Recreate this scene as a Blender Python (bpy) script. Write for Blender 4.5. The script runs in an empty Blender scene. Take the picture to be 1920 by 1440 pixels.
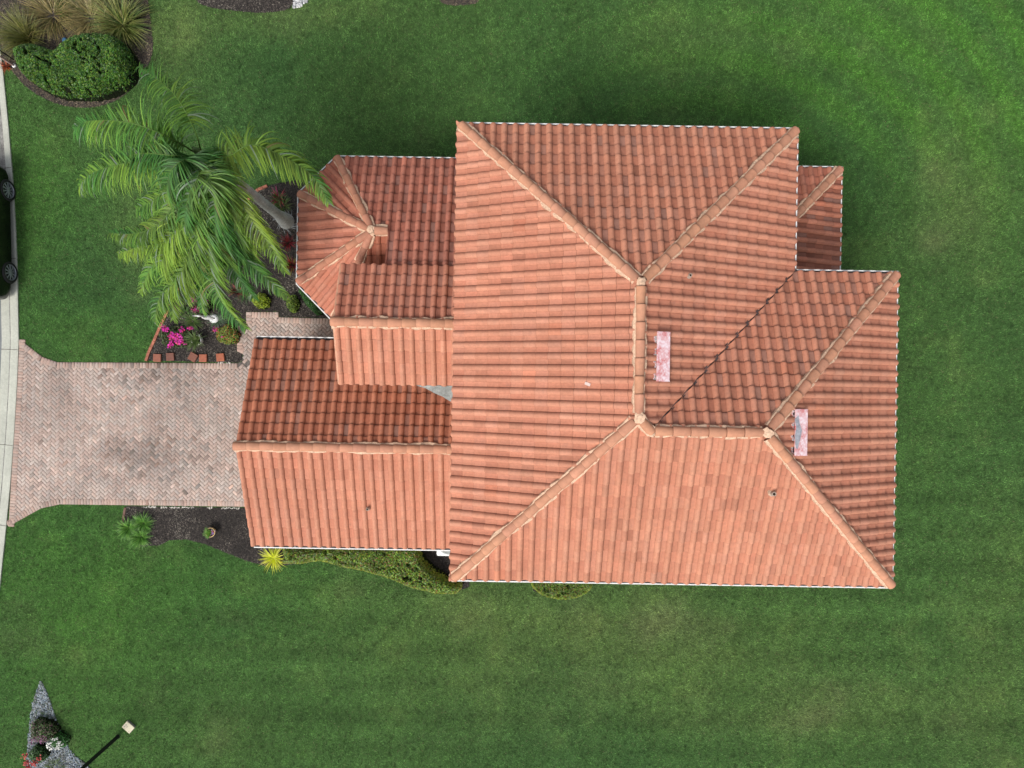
import bpy, bmesh, math, random
import numpy as np
from mathutils import Vector, Matrix, noise as mnoise
random.seed(4); RNG = np.random.default_rng(11)
S = bpy.context.scene
COL = bpy.context.collection
R = math.radians

# ------------------------------------------------------------------ camera, world, sun, exposure
H = 24.2                    # camera height (m)
F = 1331.0                  # focal length in photo pixels
ROLL = 0.0166
cam = bpy.data.cameras.new('camera'); cam_o = bpy.data.objects.new('camera', cam); COL.objects.link(cam_o)
cam.sensor_width = 36; cam.lens = 36 * F / 1920; cam.clip_end = 2000; cam.clip_start = 0.1
cam_o.location = (0, 0, H); cam_o.rotation_euler = (0, 0, ROLL)
S.camera = cam_o

SUN_EL, SUN_DIR = R(52), Vector((-0.55, -0.84, 0)).normalized()     # towards the sun (lower left of the photo)
w = bpy.data.worlds.new('World'); S.world = w; w.use_nodes = True
nt = w.node_tree; bg = nt.nodes['Background']
sky = nt.nodes.new('ShaderNodeTexSky'); sky.sky_type = 'NISHITA'; sky.sun_disc = False
sky.sun_elevation = SUN_EL; sky.sun_rotation = math.atan2(SUN_DIR.x, SUN_DIR.y)
sky.air_density = 1.0; sky.dust_density = 4.0; sky.ozone_density = 1.0
hs = nt.nodes.new('ShaderNodeHueSaturation'); hs.inputs['Saturation'].default_value = 0.35
nt.links.new(sky.outputs[0], hs.inputs['Color']); nt.links.new(hs.outputs[0], bg.inputs['Color'])
bg.inputs['Strength'].default_value = 0.13
sun = bpy.data.lights.new('sun', 'SUN'); sun.energy = 1.5; sun.angle = R(18); sun.color = (1.0, 0.95, 0.88)
sun_o = bpy.data.objects.new('sun', sun); COL.objects.link(sun_o)
sd = Vector((SUN_DIR.x * math.cos(SUN_EL), SUN_DIR.y * math.cos(SUN_EL), math.sin(SUN_EL)))
sun_o.rotation_euler = sd.to_track_quat('Z', 'Y').to_euler(); sun_o.location = (-20, -30, 40)
S.view_settings.view_transform = 'Standard'; S.view_settings.look = 'None'
S.view_settings.gamma = 1; S.view_settings.exposure = 0.42

# ------------------------------------------------------------------ helpers
def G(px, py, h=0.0):
    """photo pixel at height h -> world x, y"""
    x, y = px - 960, py - 720
    d = (H - h) / F
    return ((x + ROLL * y) * d, -(y - ROLL * x) * d)
def G3(px, py, h): a = G(px, py, h); return Vector((a[0], a[1], h))
def GP(pts, h=0.0): return [G(p[0], p[1], h) for p in pts]

def tag(o, label=None, cat=None, group=None, kind=None):
    if label: o['label'] = label
    if cat: o['category'] = cat
    if group: o['group'] = group
    if kind: o['kind'] = kind
    return o
def empty(name, loc, label=None, cat=None, rz=0, group=None):
    o = bpy.data.objects.new(name, None); COL.objects.link(o); o.location = loc; o.rotation_euler.z = rz
    o.empty_display_size = .2
    return tag(o, label, cat, group)
def link(name, me, mat=None, parent=None, smooth=False, loc=None):
    o = bpy.data.objects.new(name, me); COL.objects.link(o)
    if mat is not None:
        for m in (mat if isinstance(mat, (list, tuple)) else [mat]): me.materials.append(m)
    if parent is not None:
        o.parent = parent
    if loc is not None: o.location = loc
    if smooth: me.shade_smooth()
    return o
def world_child(o, parent):
    """parent o (built in world coordinates) under an unrotated parent chain of empties"""
    off = Vector((0, 0, 0)); p = parent
    while p: off += p.location; p = p.parent
    o.data.transform(Matrix.Translation(-off)); o.parent = parent
    return o
def mesh_np(name, V, Fc, C=None, MI=None):
    V = np.asarray(V, dtype=np.float32); Fc = np.asarray(Fc, dtype=np.int32)
    me = bpy.data.meshes.new(name); n, k = Fc.shape
    me.vertices.add(len(V)); me.vertices.foreach_set('co', V.ravel())
    me.loops.add(n * k); me.loops.foreach_set('vertex_index', Fc.ravel())
    me.polygons.add(n); me.polygons.foreach_set('loop_start', np.arange(0, n * k, k, dtype=np.int32))
    me.polygons.foreach_set('loop_total', np.full(n, k, dtype=np.int32))
    if MI is not None: me.polygons.foreach_set('material_index', np.asarray(MI, dtype=np.int32))
    if C is not None:
        a = me.attributes.new('col', 'FLOAT_COLOR', 'POINT')
        cc = np.ones((len(V), 4), dtype=np.float32); cc[:, :3] = C; a.data.foreach_set('color', cc.ravel())
    me.update(calc_edges=True)
    return me
class MB:
    """collects boxes, prisms, tubes... and links them as one mesh"""
    def __init__(s): s.bm = bmesh.new(); s.mi = 0
    def _faces(s, fs):
        for f in fs: f.material_index = s.mi
    def box(s, c, size, rot=None, bevel=0.0):
        r = bmesh.ops.create_cube(s.bm, size=1.0)['verts']
        M = Matrix.Diagonal((*size, 1))
        if rot is not None: M = rot.to_4x4() @ M
        bmesh.ops.transform(s.bm, matrix=Matrix.Translation(c) @ M, verts=r)
        fs = {f for v in r for f in v.link_faces}; s._faces(fs)
        if bevel: bmesh.ops.bevel(s.bm, geom=list({e for v in r for e in v.link_edges}), offset=bevel, segments=2, affect='EDGES', profile=.6)
    def prism(s, poly, z0, z1):
        """poly: xy list; z0/z1 numbers"""
        a = [s.bm.verts.new((p[0], p[1], z0)) for p in poly]; b = [s.bm.verts.new((p[0], p[1], z1)) for p in poly]
        n = len(poly); fs = [s.bm.faces.new(b), s.bm.faces.new(a[::-1])]
        for i in range(n): fs.append(s.bm.faces.new((a[i], a[(i+1) % n], b[(i+1) % n], b[i])))
        s._faces(fs)
    def poly3(s, pts):
        f = s.bm.faces.new([s.bm.verts.new(p) for p in pts]); s._faces([f]); return f
    def lathe(s, prof, n=24, c=(0, 0, 0), rot=None, cap=True):
        M = Matrix.Translation(c) @ (rot.to_4x4() if rot is not None else Matrix())
        rings = [[s.bm.verts.new(M @ Vector((r * math.cos(2*math.pi*i/n), r * math.sin(2*math.pi*i/n), z))) for i in range(n)] for r, z in prof]
        fs = []
        for a, b in zip(rings, rings[1:]):
            for i in range(n): fs.append(s.bm.faces.new((a[i], a[(i+1) % n], b[(i+1) % n], b[i])))
        if cap: fs += [s.bm.faces.new(rings[0][::-1]), s.bm.faces.new(rings[-1])]
        s._faces(fs)
    def tube(s, pts, rad, n=8):
        pts = [Vector(p) for p in pts]
        if not isinstance(rad, (list, tuple)): rad = [rad] * len(pts)
        rings = []
        for i, p in enumerate(pts):
            d = (pts[min(i+1, len(pts)-1)] - pts[max(i-1, 0)]).normalized()
            a = d.orthogonal().normalized() if not rings else (a - d * a.dot(d)).normalized()
            b = d.cross(a)
            rings.append([s.bm.verts.new(p + (a * math.cos(2*math.pi*k/n) + b * math.sin(2*math.pi*k/n)) * rad[i]) for k in range(n)])
        fs = [s.bm.faces.new(rings[0][::-1]), s.bm.faces.new(rings[-1])]
        for x, y in zip(rings, rings[1:]):
            for i in range(n): fs.append(s.bm.faces.new((x[i], x[(i+1) % n], y[(i+1) % n], y[i])))
        s._faces(fs)
    def build(s, name, mat, parent=None, smooth=False, world=False):
        bmesh.ops.recalc_face_normals(s.bm, faces=s.bm.faces)
        me = bpy.data.meshes.new(name); s.bm.to_mesh(me); s.bm.free()
        o = link(name, me, mat, None if world else parent, smooth)
        if world and parent is not None: world_child(o, parent)
        return o

def inpoly(x, y, poly):
    r = np.zeros(len(x), bool); n = len(poly)
    for i in range(n):
        x0, y0 = poly[i]; x1, y1 = poly[(i+1) % n]
        c = ((y0 > y) != (y1 > y)) & (x < (x1-x0) * (y-y0) / ((y1-y0) if y1 != y0 else 1e-9) + x0)
        r ^= c
    return r
def pdist(x, y, poly):
    d = np.full(len(x), 1e9); n = len(poly)
    for i in range(n):
        ax, ay = poly[i]; bx, by = poly[(i+1) % n]; dx, dy = bx-ax, by-ay
        t = np.clip(((x-ax)*dx + (y-ay)*dy) / (dx*dx+dy*dy+1e-12), 0, 1)
        d = np.minimum(d, np.hypot(x-ax-t*dx, y-ay-t*dy))
    return d
def smooth_poly(pts, it=2):
    for _ in range(it):
        o = []
        for i in range(len(pts)):
            a, b = pts[i], pts[(i+1) % len(pts)]
            o += [(a[0]*.75+b[0]*.25, a[1]*.75+b[1]*.25), (a[0]*.25+b[0]*.75, a[1]*.25+b[1]*.75)]
        pts = o
    return pts
_perm = RNG.random((64, 256, 256))
def vnoise(x, y, scale, k=0):
    """value noise 0..1 (numpy), feature size = scale metres"""
    T = _perm[k % 64]; X = x/scale + 100.37*(k+1); Y = y/scale + 57.71*(k+1)
    xi = np.floor(X).astype(int); yi = np.floor(Y).astype(int); fx = X-xi; fy = Y-yi
    fx = fx*fx*(3-2*fx); fy = fy*fy*(3-2*fy)
    g = lambda a, b: T[a % 256, b % 256]
    return (g(xi, yi)*(1-fx)+g(xi+1, yi)*fx)*(1-fy) + (g(xi, yi+1)*(1-fx)+g(xi+1, yi+1)*fx)*fy
def fbm(x, y, scale, k=0, o=4):
    s = 0; a = 1; t = 0
    for i in range(o): s = s + a*vnoise(x, y, scale/2**i, k+i); t += a; a *= .55
    return s/t

# ------------------------------------------------------------------ materials
def mat(name, base=(.5, .5, .5), rough=.7, attr=False, noise=None, bump=None, metallic=0, spec=.5, trans=0, coat=0):
    """noise: list of (scale, amount, [colour]) multiplies / mixes ; bump: (scale, strength, dist)"""
    m = bpy.data.materials.new(name); m.use_nodes = True; n = m.node_tree; b = n.nodes['Principled BSDF']
    b.inputs['Roughness'].default_value = rough; b.inputs['Metallic'].default_value = metallic
    b.inputs['Specular IOR Level'].default_value = spec; b.inputs['Coat Weight'].default_value = coat
    tc = n.nodes.new('ShaderNodeTexCoord')
    if attr:
        a = n.nodes.new('ShaderNodeAttribute'); a.attribute_name = 'col'; cur = a.outputs['Color']
    else:
        c = n.nodes.new('ShaderNodeRGB'); c.outputs[0].default_value = (*base, 1); cur = c.outputs[0]
    for it in (noise or []):
        sc, amt = it[0], it[1]
        t = n.nodes.new('ShaderNodeTexNoise'); t.inputs['Scale'].default_value = sc; t.inputs['Detail'].default_value = 5
        t.inputs['Roughness'].default_value = .65
        n.links.new(tc.outputs['Object'], t.inputs['Vector'])
        mr = n.nodes.new('ShaderNodeMapRange'); mr.inputs['From Min'].default_value = .32; mr.inputs['From Max'].default_value = .68
        n.links.new(t.outputs['Fac'], mr.inputs['Value'])
        mx = n.nodes.new('ShaderNodeMix'); mx.data_type = 'RGBA'
        if len(it) > 2:
            mr.inputs['From Min'].default_value = it[3] if len(it) > 3 else .5; mr.inputs['From Max'].default_value = (it[3] if len(it) > 3 else .5) + .2
            mr.inputs['To Max'].default_value = amt
            mx.blend_type = 'MIX'; mx.inputs['B'].default_value = (*it[2], 1)
            n.links.new(mr.outputs[0], mx.inputs['Factor']); n.links.new(cur, mx.inputs['A'])
        else:
            mr.inputs['To Min'].default_value = 1-amt; mr.inputs['To Max'].default_value = 1+amt
            mx.blend_type = 'MULTIPLY'; mx.inputs['Factor'].default_value = 1
            n.links.new(cur, mx.inputs['A']); n.links.new(mr.outputs[0], mx.inputs['B'])
        cur = mx.outputs['Result']
    n.links.new(cur, b.inputs['Base Color'])
    if bump:
        t = n.nodes.new('ShaderNodeTexNoise'); t.inputs['Scale'].default_value = bump[0]; t.inputs['Detail'].default_value = 4
        n.links.new(tc.outputs['Object'], t.inputs['Vector'])
        bp = n.nodes.new('ShaderNodeBump'); bp.inputs['Strength'].default_value = bump[1]; bp.inputs['Distance'].default_value = bump[2]
        n.links.new(t.outputs['Fac'], bp.inputs['Height']); n.links.new(bp.outputs[0], b.inputs['Normal'])
    if trans:
        tr = n.nodes.new('ShaderNodeBsdfTranslucent'); n.links.new(cur, tr.inputs['Color'])
        ms = n.nodes.new('ShaderNodeMixShader'); ms.inputs[0].default_value = trans
        n.links.new(b.outputs[0], ms.inputs[1]); n.links.new(tr.outputs[0], ms.inputs[2])
        n.links.new(ms.outputs[0], n.nodes['Material Output'].inputs['Surface'])
    return m
M = dict(
    tile=mat('clay_tile', attr=True, rough=.8, noise=[(14, .10), (1.3, .07), (5.5, .28, (.24, .13, .105), .56)], bump=(60, .25, .01), spec=.3),
    cap=mat('ridge_tile', attr=True, rough=.8, noise=[(9, .10), (2.2, .10), (6, .35, (.36, .2, .14), .58)], bump=(60, .25, .01), spec=.3),
    mortar=mat('mortar', (.62, .42, .29), .9, noise=[(20, .25), (3, .15)], bump=(40, .6, .02)),
    deck=mat('roof_felt', (.05, .035, .035), .9),
    flash=mat('flashing', (.09, .06, .055), .6, noise=[(6, .4)], bump=(20, .4, .02)),
    cement=mat('cement_render', (.30, .32, .31), .85, noise=[(4, .3), (25, .2)], bump=(10, .6, .05)),
    white=mat('white_paint', (.80, .80, .79), .45, noise=[(5, .10)]),
    soffit=mat('soffit_paint', (.62, .58, .52), .7),
    grime=mat('gutter_grime', (.06, .06, .075), .8, noise=[(8, .5)]),
    stucco=mat('stucco', (.58, .46, .35), .9, noise=[(2, .08)], bump=(70, .4, .01)),
    glass=mat('window_glass', (.03, .04, .05), .06, spec=.8),
    garage=mat('garage_door_paint', (.60, .55, .48), .5),
    doorwood=mat('door_wood', (.12, .05, .03), .5, noise=[(6, .3)]),
    vent=mat('faded_vent_paint', (.60, .20, .20), .6, noise=[(5, .95, (.80, .66, .70), .40), (11, .85, (.62, .20, .22), .54), (19, .9, (.82, .76, .78), .53)], bump=(25, .3, .01)),
    pipe=mat('pipe', (.38, .30, .24), .7), dark=mat('dark_hole', (.01, .01, .01), .9),
    brick=mat('paver', attr=True, rough=.85, noise=[(30, .16), (3, .08)], bump=(90, .3, .005)),
    joint=mat('paver_joint', (.12, .105, .095), .95, noise=[(20, .5)]),
    concrete=mat('concrete', (.43, .44, .38), .85, noise=[(1.2, .10), (14, .10), (60, .10)], bump=(120, .2, .004)),
    concdark=mat('stained_concrete', (.21, .205, .19), .9, noise=[(2.5, .4), (20, .25)]),
    asphalt=mat('asphalt', (.17, .18, .19), .9, noise=[(120, .35), (1.5, .12)], bump=(200, .5, .004)),
    mulch=mat('mulch', (.042, .035, .032), .95, noise=[(30, .5), (1.6, .45, (.075, .068, .06), .5)], bump=(35, 1, .04)),
    dirt=mat('dry_mulch', (.095, .075, .058), .95, noise=[(25, .5), (2.5, .5, (.045, .04, .042), .48)], bump=(35, 1, .04)),
    chips=mat('mulch_chip', attr=True, rough=.9),
    gravelbed=mat('gravel_bed', (.13, .15, .17), .9, noise=[(40, .5)]),
    stone=mat('stones', attr=True, rough=.75),
    lawn=mat('lawn', attr=True, rough=.9, noise=[(14, .35), (38, .30)], bump=(60, .6, .03), spec=.2),
    blade=mat('grass_blades', attr=True, rough=.6, trans=.25, spec=.25),
    leaf=mat('leaves', attr=True, rough=.42, trans=.2, spec=.45),
    palm=mat('palm_leaflets', attr=True, rough=.48, trans=.42, spec=.4),
    petal=mat('petals', attr=True, rough=.6, trans=.25),
    trunk=mat('palm_bark', (.42, .43, .40), .85, noise=[(3, .2), (18, .35), (1.5, .5, (.17, .21, .15), .55), (9, .5, (.16, .15, .13), .56)], bump=(14, .7, .03)),
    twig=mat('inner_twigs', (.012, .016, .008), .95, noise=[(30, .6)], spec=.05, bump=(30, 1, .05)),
    wood=mat('twig_wood', (.09, .06, .04), .9),
    edging=mat('edging_brick', (.36, .13, .08), .85, noise=[(8, .3), (2, .2)], bump=(40, .5, .01)),
    redpaver=mat('red_paver', attr=True, rough=.85, noise=[(10, .22), (60, .12)], bump=(70, .4, .006)),
    egret=mat('white_statue_paint', (.72, .73, .72), .5, noise=[(7, .12)]),
    beak=mat('statue_beak', (.5, .42, .2), .5),
    ceramic=mat('white_ceramic', (.66, .68, .66), .35, noise=[(5, .1)]),
    potglaze=mat('cream_gold_glaze', (.60, .43, .20), .45, noise=[(9, .35)]),
    soil=mat('potting_soil', (.03, .022, .018), .95, noise=[(30, .4)]),
    utility=mat('cream_plastic_lid', (.60, .55, .40), .7, noise=[(8, .12), (40, .1)]),
    utilside=mat('box_side_plastic', (.22, .22, .20), .8),
    black=mat('black_powder_coat', (.008, .009, .011), .55, spec=.3),
    lampglass=mat('frosted_lantern_glass', (.6, .6, .58), .3),
    carpaint=mat('black_car_paint', (.004, .004, .005), .25, coat=.5, spec=.3),
    carglass=mat('tinted_car_glass', (.01, .012, .014), .05, spec=.8),
    rubber=mat('tyre_rubber', (.012, .012, .013), .8), alloy=mat('alloy_rim', (.34, .36, .40), .35, metallic=.5),
    trim=mat('black_plastic_trim', (.006, .006, .007), .6),
    lamp_red=mat('tail_light_plastic', (.35, .01, .01), .2), lamp_clear=mat('head_light_plastic', (.6, .62, .65), .15),
    acmetal=mat('condenser_white_metal', (.66, .68, .67), .4), acgrey=mat('condenser_fan_grey', (.33, .36, .35), .5),
    postwood=mat('pinkish_post_paint', (.42, .30, .26), .7, noise=[(6, .3)]),
    blueplastic=mat('blue_plastic', (.05, .16, .30), .5),
)

# ------------------------------------------------------------------ lawn colour field
def lawn_col(x, y):
    """albedo of the turf: health patches, worn patches, mowing tracks"""
    a = fbm(x, y, 5.0, 1, 4); b = fbm(x, y, 1.1, 8, 4); c = fbm(x, y, 2.2, 14, 3); f = vnoise(x, y, .16, 20)
    base = np.stack([.058 + 0*x, .130 + 0*x, .034 + 0*x], -1)
    yel = np.array([.125, .185, .055]); dry = np.array([.19, .185, .10]); dk = np.array([.036, .100, .030])
    lush = np.array([.066, .178, .028])
    def mix(A, B, t): t = np.clip(t, 0, 1)[..., None]; return A*(1-t) + B*t
    def blob(px, py, rx, ry): cx, cy = G(px, py); return np.exp(-(((x-cx)/(rx/55))**2 + ((y-cy)/(ry/55))**2))
    C = mix(base, dk, (a-.5)*1.7 + .12)
    # arcs of mowing tracks in the upper right, straight tracks below
    ax, ay = G(1300, 520); r = np.hypot(x-ax, y-ay)
    arc = np.sin(r*2*math.pi/1.5 + 2.0*fbm(x, y, 6, 30, 2))
    top = np.clip(blob(1640, 120, 420, 170) + .8*blob(1850, 120, 180, 260), 0, 1)
    C = mix(C, lush, top*(.60 + .34*arc))
    st = np.sin(y*2*math.pi/1.1 + 1.2*fbm(x, y, 8, 31, 2))
    C = C*(1 + (.11*st+.05*np.sin(y*2*math.pi/2.6+1.5*fbm(x, y, 9, 33, 2)))*np.clip(blob(1600, 1200, 700, 500)+blob(500, 1250, 500, 250), 0, 1))[..., None]
    C = mix(C, lush,   .6*np.clip(blob(120, 1130, 240, 260) + blob(60, 380, 90, 160) + .35*blob(400, 1090, 320, 70)+.6*blob(180, 640, 200, 80), 0, 1)*(.5+.6*b))
    pale = (blob(330, 90, 60, 80) + .8*blob(480, 20, 250, 40) + .7*blob(940, 1230, 200, 160) + .5*blob(1150, 1180, 300, 120) + .85*blob(1800, 380, 90, 140)
            + .7*blob(1860, 1230, 70, 260) + .6*blob(1640, 1330, 240, 60) + .55*blob(1250, 60, 120, 60) + .5*blob(850, 1010+110, 160, 40)
            + .5*blob(140, 1235, 40, 25) + .5*blob(240, 430, 40, 120) + .4*blob(420, 1380, 80, 60)+.5*blob(1330, 1260, 260, 120))
    C = mix(C, yel, pale*(.25+.75*b)*.66 + np.clip(b-.62, 0, 1)*1.0)
    C = mix(C, dry, np.clip(pale, 0, 1)*np.clip(c-.5, 0, 1)*.5 + np.clip(c-.7, 0, 1)*.8)
    C = C*(.86 + .28*f)[..., None]*(.86+.28*b)[..., None]
    return C

# ------------------------------------------------------------------ ground plan (photo pixels, ground level)
KERB = [(-34, -260), (-22, -120), (-10, 0), (-2, 60), (6, 120), (11, 170), (18, 240), (25, 330), (31, 430), (35, 540), (37, 640), (34, 720), (28, 820), (21, 910), (12, 1000), (2, 1095), (-12, 1200), (-32, 1330), (-60, 1480), (-100, 1700)]
DRIVE = [(38, 636), (80, 669), (108, 679), (446, 681), (640, 690), (640, 953), (462, 950), (114, 945.5), (78, 953), (17, 987)]
PATH = [(446, 681), (454, 678), (456, 664), (445, 659), (445, 608), (462, 607), (462, 585), (523, 585), (523, 595), (700, 599), (700, 690), (640, 690)]
BED_F = [(277, 676), (446, 680), (454, 677), (455, 664), (444, 659), (444, 606), (461, 606), (461, 584), (524, 584), (524, 594), (700, 598), (700, 340), (556, 338), (520, 344), (496, 350), (470, 370), (435, 425), (385, 480), (335, 545), (304, 607), (288, 645)]
BED_S = [(237, 949), (470, 952), (880, 960), (880, 1100), (860, 1108), (800, 1100), (700, 1070), (600, 1046), (560, 1056), (520, 1062), (495, 1060), (465, 1052), (430, 1038), (385, 1020), (350, 1011), (318, 1013), (300, 1022), (262, 1024), (240, 1000), (233, 975)]
BED_C = smooth_poly([(10, 118), (22, 132), (48, 163), (80, 184), (115, 198), (150, 203), (185, 201), (218, 190), (245, 170), (262, 150), (280, 122), (289, 90), (284, 50), (278, 0), (270, -60), (-14, -60), (-4, 40), (6, 118)], 1)
BED_T = smooth_poly([(360, -60), (364, -8), (374, 8), (400, 16), (450, 22), (490, 25), (525, 22), (548, 16), (553, -10), (545, -60)], 1)
STONES_T = smooth_poly([(548, 16), (562, 14), (576, 4), (590, -12), (585, -60), (545, -60), (552, -10)], 1)
BED_T2 = smooth_poly([(812, -40), (822, 4), (845, 11), (875, 10), (900, 6), (912, -40)], 1)
GRAVEL = smooth_poly([(76, 1276), (64, 1310), (57, 1345), (54, 1380), (50, 1420), (46, 1500), (215, 1500), (168, 1436), (135, 1412), (118, 1380), (104, 1342), (92, 1305), (80, 1279)], 1)
HEDGE_BED2 = [(1000, 1040), (1000, 1108), (1045, 1119), (1090, 1117), (1106, 1100), (1106, 1040)]

def strip_edge(off):   # kerb line offset to the left by off metres
    P = [Vector((*G(*p), 0)) for p in KERB]; out = []
    for i, p in enumerate(P):
        d = (P[min(i+1, len(P)-1)] - P[max(i-1, 0)]).normalized(); nrm = Vector((-d.y, d.x, 0))
        if nrm.x > 0: nrm = -nrm
        out.append(p + nrm*off)
    return out
K0 = strip_edge(0); KW = .60
K1 = strip_edge(KW)
def resample(P, step=.4):
    out = []
    for a, b in zip(P, P[1:]):
        n = max(1, int((b-a).length/step))
        for i in range(n): out.append(a.lerp(b, i/n))
    out.append(P[-1]); return out

# lawn sheet, one mesh to the horizon
def axis(a, b, step, far):
    return np.array(sorted(set([-f for f in far] + list(np.arange(a, b+1e-6, step)) + list(far))))
xs = axis(-21, 21, .25, (28, 45, 90, 200, 600)); ys = axis(-16, 16, .25, (22, 40, 90, 200, 600))
XX, YY = np.meshgrid(xs, ys, indexing='ij'); x = XX.ravel(); y = YY.ravel()
C = lawn_col(x, y)*.88
idx = np.arange(len(x)).reshape(XX.shape)
q = np.stack([idx[:-1, :-1].ravel(), idx[1:, :-1].ravel(), idx[1:, 1:].ravel(), idx[:-1, 1:].ravel()], -1)
lawn = link('lawn', mesh_np('lawn', np.stack([x, y, 0*x], -1), q, C), M['lawn']); tag(lawn, kind='structure')

# road, kerb
def sheet(name, poly, z, m, kind='structure', px=True):
    pts = GP(poly) if px else poly
    b = MB(); b.poly3([(p[0], p[1], z) for p in pts]); 
    bmesh.ops.triangulate(b.bm, faces=b.bm.faces[:])
    o = b.build(name, m)
    if o.data.polygons[0].normal.z < 0: o.data.flip_normals()
    return tag(o, kind=kind)
K1e = [K1[0] + Vector((-3, 60, 0))] + K1 + [K1[-1] + Vector((-12, -60, 0))]
road_poly = [(p.x, p.y) for p in K1e] + [(p.x-7.2, p.y) for p in K1e[::-1]]
road = sheet('road', road_poly, .008, M['asphalt'], px=False)
a = resample(K0, .25); 
b = MB(); NK = len(a)
prof = [(0.0, .0), (0.002, .055), (.05, .062), (.20, .050), (.285, .026), (.30, .020), (.315, .022), (.45, .028), (.60, .016), (.602, 0)]
P0 = resample(K0, .25); rows = []
for i, p in enumerate(P0):
    d = (P0[min(i+1, NK-1)] - P0[max(i-1, 0)]).normalized(); nr = Vector((-d.y, d.x, 0)); nr = -nr if nr.x > 0 else nr
    rows.append([b.bm.verts.new((p.x+nr.x*o, p.y+nr.y*o, z)) for o, z in prof])
L = 0
for i in range(NK-1):
    for j in range(len(prof)-1):
        f = b.bm.faces.new((rows[i][j], rows[i+1][j], rows[i+1][j+1], rows[i][j+1]))
        yy = rows[i][0].co.y
        f.material_index = 1 if j in (4, 5) or (yy > 6.6 and j >= 3) else 0
kerb = b.build('kerb', [M['concrete'], M['concdark']]); tag(kerb, kind='structure')
if kerb.data.polygons[len(kerb.data.polygons)//2].normal.z < 0: kerb.data.flip_normals()
b = MB()
for py in (120, 321, 487, 653, 828, 991, 1160):      # joints across the kerb
    i = min(range(NK), key=lambda k: abs(P0[k].y - G(20, py)[1])); p = P0[i]
    d = (P0[i+1]-P0[i]).normalized(); ang = math.atan2(d.y, d.x)
    nr = Vector((-d.y, d.x, 0)); nr = -nr if nr.x > 0 else nr
    rr = Matrix.Rotation(ang, 3, 'Z')
    b.box(p + nr*.11 + Vector((0, 0, .059)), (.018, .19, .008), rr); b.box(p + nr*.45 + Vector((0, 0, .027)), (.018, .30, .006), rr)
    b.box(p + nr*.25 + Vector((0, 0, .040)), (.018, .12, .006), rr)
ks = b.build('kerb_joints', M['joint'], None); tag(ks, kind='structure')

# pavers ------------------------------------------------------------
def brick_col(x, y, rnd, edge=False):
    a = fbm(np.array([x]), np.array([y]), 1.3, 40, 3)[0]; c = fbm(np.array([x]), np.array([y]), .45, 44, 2)[0]
    pal = [(.36, .28, .245), (.33, .30, .275), (.40, .30, .255), (.30, .285, .27), (.37, .32, .29), (.34, .25, .215)]
    base = np.array(pal[int(rnd*len(pal)) % len(pal)])*.5 + np.array((.42, .325, .285))*.5
    v = 1 + (random.random()-.5)*.16
    mid = math.exp(-(((x+12.2)/2.2)**2 + ((y-.6)/.9)**2)) + .8*math.exp(-(((x+11.8)/1.8)**2 + ((y+2.7)/.7)**2)) + .5*math.exp(-(((x+15.2)/.8)**2 + ((y+.6)/2.2)**2))
    m2 = max(0, math.exp(-(((x+12.0)/2.2)**2 + ((y+2.8)/.9)**2)), math.exp(-(((x+12.2)/2.0)**2 + ((y-.3)/.9)**2)))
    if random.random() < .30*m2: base = base*random.choice((.6, .72, .8, 1.2)) * np.array(random.choice(((1, 1, 1), (1.05, .96, .92), (.95, 1.0, 1.02))))
    v *= 1 - .24*mid
    if edge: base = base*np.array((1.03, .96, .93))*(.95)
    v *= .76 + .48*a + .16*(c-.5)*2
    if random.random() < .04: v *= .75
    if random.random() < .03: v *= 1.22
    return np.clip(base*v*np.array((1.09, 1.08, 1.06)), .02, .8)
class Bricks:
    def __init__(s): s.V = []; s.Q = []; s.C = []
    def add(s, cx, cy, L, W, ang, zt, col):
        ca, sa = math.cos(ang), math.sin(ang); g = .005; e = .008; n = len(s.V)
        hx, hy = L/2-g, W/2-g
        zt += random.uniform(-.002, .002)
        for (ix, iy, z) in ((hx, hy, zt-.05), (hx, hy, zt-e*.7), (hx-e, hy-e, zt)):
            for sx, sy in ((-1, -1), (1, -1), (1, 1), (-1, 1)):
                a, b_ = sx*ix, sy*iy; s.V.append((cx+a*ca-b_*sa, cy+a*sa+b_*ca, z)); s.C.append(col)
        for r in (0, 4):
            for i in range(4): s.Q.append((n+r+i, n+r+(i+1) % 4, n+r+4+(i+1) % 4, n+r+4+i))
        s.Q.append((n+8, n+9, n+10, n+11))
def herring(B, poly, z, ang=math.pi/4, u=.1):
    xs_ = [p[0] for p in poly]; ys_ = [p[1] for p in poly]; cx = sum(xs_)/len(xs_); cy = sum(ys_)/len(ys_)
    ext = int(max(max(xs_)-min(xs_), max(ys_)-min(ys_))/u)+6; ca, sa = math.cos(ang), math.sin(ang)
    P = np.array(poly); item = []
    for a in range(-ext, ext):
        for b_ in range(-ext, ext):
            k = (a-b_) % 4
            if k == 0: c, o = ((a+1)*u, (b_+.5)*u), 0
            elif k == 3: c, o = ((a+.5)*u, (b_+1)*u), 1
            else: continue
            X = cx+c[0]*ca-c[1]*sa; Y = cy+c[0]*sa+c[1]*ca
            if min(xs_)-.1 < X < max(xs_)+.1 and min(ys_)-.1 < Y < max(ys_)+.1: item.append((X, Y, o))
    A = np.array(item); X, Y = A[:, 0], A[:, 1]
    ins = inpoly(X, Y, poly); d = pdist(X, Y, poly); keep = ins & (d > .085)
    for X_, Y_, o in A[keep]: B.add(X_, Y_, 2*u, u, ang + o*math.pi/2, z, brick_col(X_, Y_, random.random()))
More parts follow.
